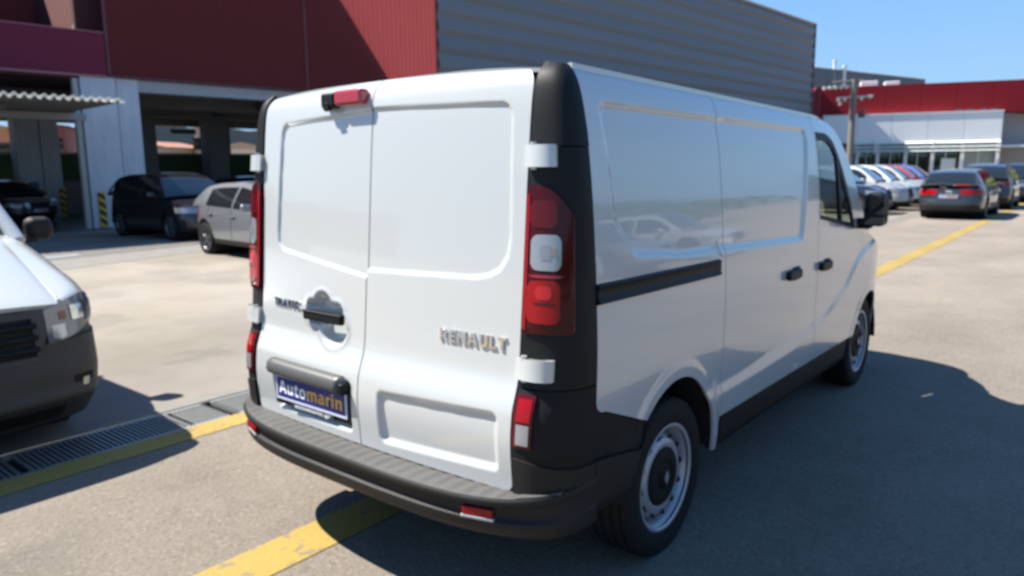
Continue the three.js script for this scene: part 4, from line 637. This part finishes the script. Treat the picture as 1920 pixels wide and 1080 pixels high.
// utility pole with crossarms
{ const t = thing('utility_pole', 'weathered utility pole with crossarms in front of the red fascia', 'pole', [-9.5, 0, -44]), wood = M(.20, .185, .165, .9, 0, { map: grimeMap });
  mesh('pole_shaft', cyl(.20, .155, [0, 0, 0], [0, 6.5, 0], 14), wood, t);
  const dx = .79, dz = -.61, arm = (c, y, a, b, tilt) => cyl(.055, .055, [c + dx * a, y - tilt, dz * a], [c + dx * b, y + tilt, dz * b], 8);
  mesh('crossarm', arm(0, 6.05, -1.75, .30, .06), M(.42, .40, .36, .8), t); mesh('crossarm', arm(0, 6.38, -1.2, .5, .05), wood, t); mesh('crossarm', arm(0, 5.50, -.90, 1.1, .05), M(.45, .42, .40, .8), t);
  const ins = M(.75, .72, .68, .3); for (const [a, y] of [[-1.7, 6.0], [-1.35, 6.02], [-1.05, 6.03], [-.75, 6.04], [-.45, 6.06], [-.85, 5.35], [-.5, 5.36], [.45, 5.42], [.95, 5.5], [-.75, 5.15]]) mesh('insulator', [cyl(.06, .085, [dx * a, y - .09, dz * a], [dx * a, y + .10, dz * a], 10)], ins, t);
  mesh('fuse_box', rbox(.34, .42, .3, .05, .42, 4.55, -.3), M(.10, .08, .06, .6), t); mesh('brace', [cyl(.025, .025, [dx * -.8, 5.5, dz * -.8], [0, 5.0, 0], 6), cyl(.025, .025, [dx * .8, 5.5, dz * .8], [0, 5.0, 0], 6)], wood, t); }
// ---------------------------------------------------------------- what shows through the garage and between the buildings
function foliage(n, rx, ry, rz, size) { // leaf clumps in an uneven crown
  const P = [], N = [], U = [], lumps = []; for (let i = 0; i < 9; i++) { const a = rnd() * 6.28, h = rnd() * 1.4 - .6, r = .3 + rnd() * .4; lumps.push([Math.cos(a) * r, h, Math.sin(a) * r, .35 + rnd() * .3]); }
  for (let i = 0; i < n; i++) { const l = lumps[Math.floor(rnd() * 9)], d = V(rnd() - .5, rnd() - .5, rnd() - .5).normalize().multiplyScalar(l[3] * Math.pow(rnd(), .4)), c = [(l[0] + d.x) * rx, (l[1] + d.y) * ry, (l[2] + d.z) * rz], a = V(rnd() - .5, rnd() - .5, rnd() - .5).normalize(), b = V(rnd() - .5, rnd() - .5, rnd() - .5).cross(a).normalize(), s = size * (.5 + rnd()), nn = a.clone().cross(b);
    for (const [p, q] of [[-1, -.5], [1, -.5], [0, 1]]) { P.push(c[0] + (a.x * p + b.x * q) * s, c[1] + (a.y * p + b.y * q) * s, c[2] + (a.z * p + b.z * q) * s); N.push(nn.x, nn.y, nn.z); U.push(p, q); } }
  const g = new THREE.BufferGeometry(); g.setAttribute('position', new THREE.Float32BufferAttribute(P, 3)); g.setAttribute('normal', new THREE.Float32BufferAttribute(N, 3)); g.setAttribute('uv', new THREE.Float32BufferAttribute(U, 2)); return g;
}
const leafM = [M(.07, .12, .03, .9, 0, { transmission: .3, thickness: 0, side: THREE.DoubleSide }), M(.16, .22, .05, .9, 0, { transmission: .3, thickness: 0, side: THREE.DoubleSide })], bark = M(.09, .07, .05, .9);
function tree(label, x, z, h, r, m, n = 2600) { const t = thing('leafy_tree', label, 'tree', [x, 0, z]); mesh('trunk', [cyl(.16, .1, [0, 0, 0], [.05, h * .55, 0], 8), cyl(.07, .03, [.04, h * .45, 0], [r * .5, h * .75, .2], 6), cyl(.07, .03, [.04, h * .5, 0], [-r * .5, h * .8, -.2], 6)], bark, t); mesh('crown', foliage(n, r, h * .32, r, .11 * Math.sqrt(r)).translate(0, h * .66, 0), m, t); return t; }
tree('pale green tree seen through the cab window of the white van', -16.2, -34.5, 4.3, 1.9, leafM[1]);
tree('green tree below the showroom end at the right edge', 2.2, -62, 4.0, 2.2, leafM[1]);
tree('dark green tree at the right edge behind the cars', 5.2, -66, 3.6, 2.2, leafM[0]);
const gableHouse = (label, x, z, turn, w, d, h, wallM, roofM, rise = .9) => { const t = thing('house', label, 'house', [x, 0, z], turn); mesh('wall', box(w, h, d, 0, h / 2, 0), wallM, t);
  const s = new THREE.Shape([[-w / 2 - .3, 0], [w / 2 + .3, 0], [0, rise]].map(q => new THREE.Vector2(...q))); mesh('roof', new THREE.ExtrudeGeometry(s, { depth: d + .4, bevelEnabled: false }).translate(0, h, -d / 2 - .2), roofM, t);
  for (let i = 0; i < 3; i++) mesh('window', box(.7, .9, .06, -w * .3 + i * w * .3, h - 1.3, d / 2 + .02), mat.darkGlass, t); };
gableHouse('orange rendered house at the first garage window', -57.6, -16.6, 1.1, 2.4, 5, 4.6, M(.5, .22, .12, .8), M(.4, .28, .12, .8), .3);
gableHouse('red brown house in the second garage window', -56.4, -18.7, 1.1, 2.6, 5, 4.9, M(.20, .06, .05, .8), M(.16, .06, .05, .8), .2);
gableHouse('low house with an orange roof in the third garage window', -54.2, -25.3, .5, 4.5, 5, 3.5, M(.36, .31, .25, .8), M(.30, .14, .10, .8), .5);
gableHouse('small stone tower in the third garage window', -52.3, -27.7, 1.1, .7, .7, 5.1, M(.40, .33, .26, .8), M(.3, .2, .15, .8), .4);
gableHouse('pale house in the fourth garage window', -50.8, -30.5, .9, 4, 4, 3.4, M(.62, .58, .52, .8), M(.5, .35, .25, .8), .5);
{ const t = thing('boundary_wall', 'low tan wall beyond the garage windows', 'wall', [-47, 0, -24], BTURN); for (let i = 0; i < 10; i++) mesh('wall_panel', box(.3, 2.95, 3.96, 0, 1.475, -18 + i * 4), M(.46, .40, .30, .85, 0, { map: grimeMap }), t); }
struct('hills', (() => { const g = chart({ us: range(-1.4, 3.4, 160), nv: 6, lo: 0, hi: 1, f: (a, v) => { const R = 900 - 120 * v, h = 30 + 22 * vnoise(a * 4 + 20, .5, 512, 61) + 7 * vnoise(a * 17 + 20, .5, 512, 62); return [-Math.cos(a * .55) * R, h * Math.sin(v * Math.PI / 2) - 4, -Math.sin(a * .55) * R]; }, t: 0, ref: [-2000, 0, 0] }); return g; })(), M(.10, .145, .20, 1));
// across the lane on the right, seen in the flank of the van only
{ const t = thing('lane_hedge', 'dark hedge beyond the lane, mirrored low in the van flank', 'hedge', [24, 0, -12]); mesh('foliage', foliage(9000, 4.5, 1.5, 62, .28).translate(0, 1.4, 0), leafM[0], t); }
{ const t = thing('lamp_mast', 'tall street lamp across the lane, mirrored in the sliding door', 'street lamp', [13.5, 0, -7.5]); mesh('mast', cyl(.11, .06, [0, 0, 0], [0, 8.2, 0], 12), M(.3, .31, .32, .5, .5), t); mesh('arm', cyl(.05, .04, [0, 8.1, 0], [-1.6, 8.5, 0], 8), M(.3, .31, .32, .5, .5), t); mesh('lamp_head', rbox(.7, .14, .3, .05, -1.8, 8.48, 0), M(.25, .26, .27, .5), t); mesh('sign_board', rbox(.06, .8, 1.2, .02, -.1, 3.4, 0), M(.7, .72, .72, .5), t); }
renderer.render(scene, camera);
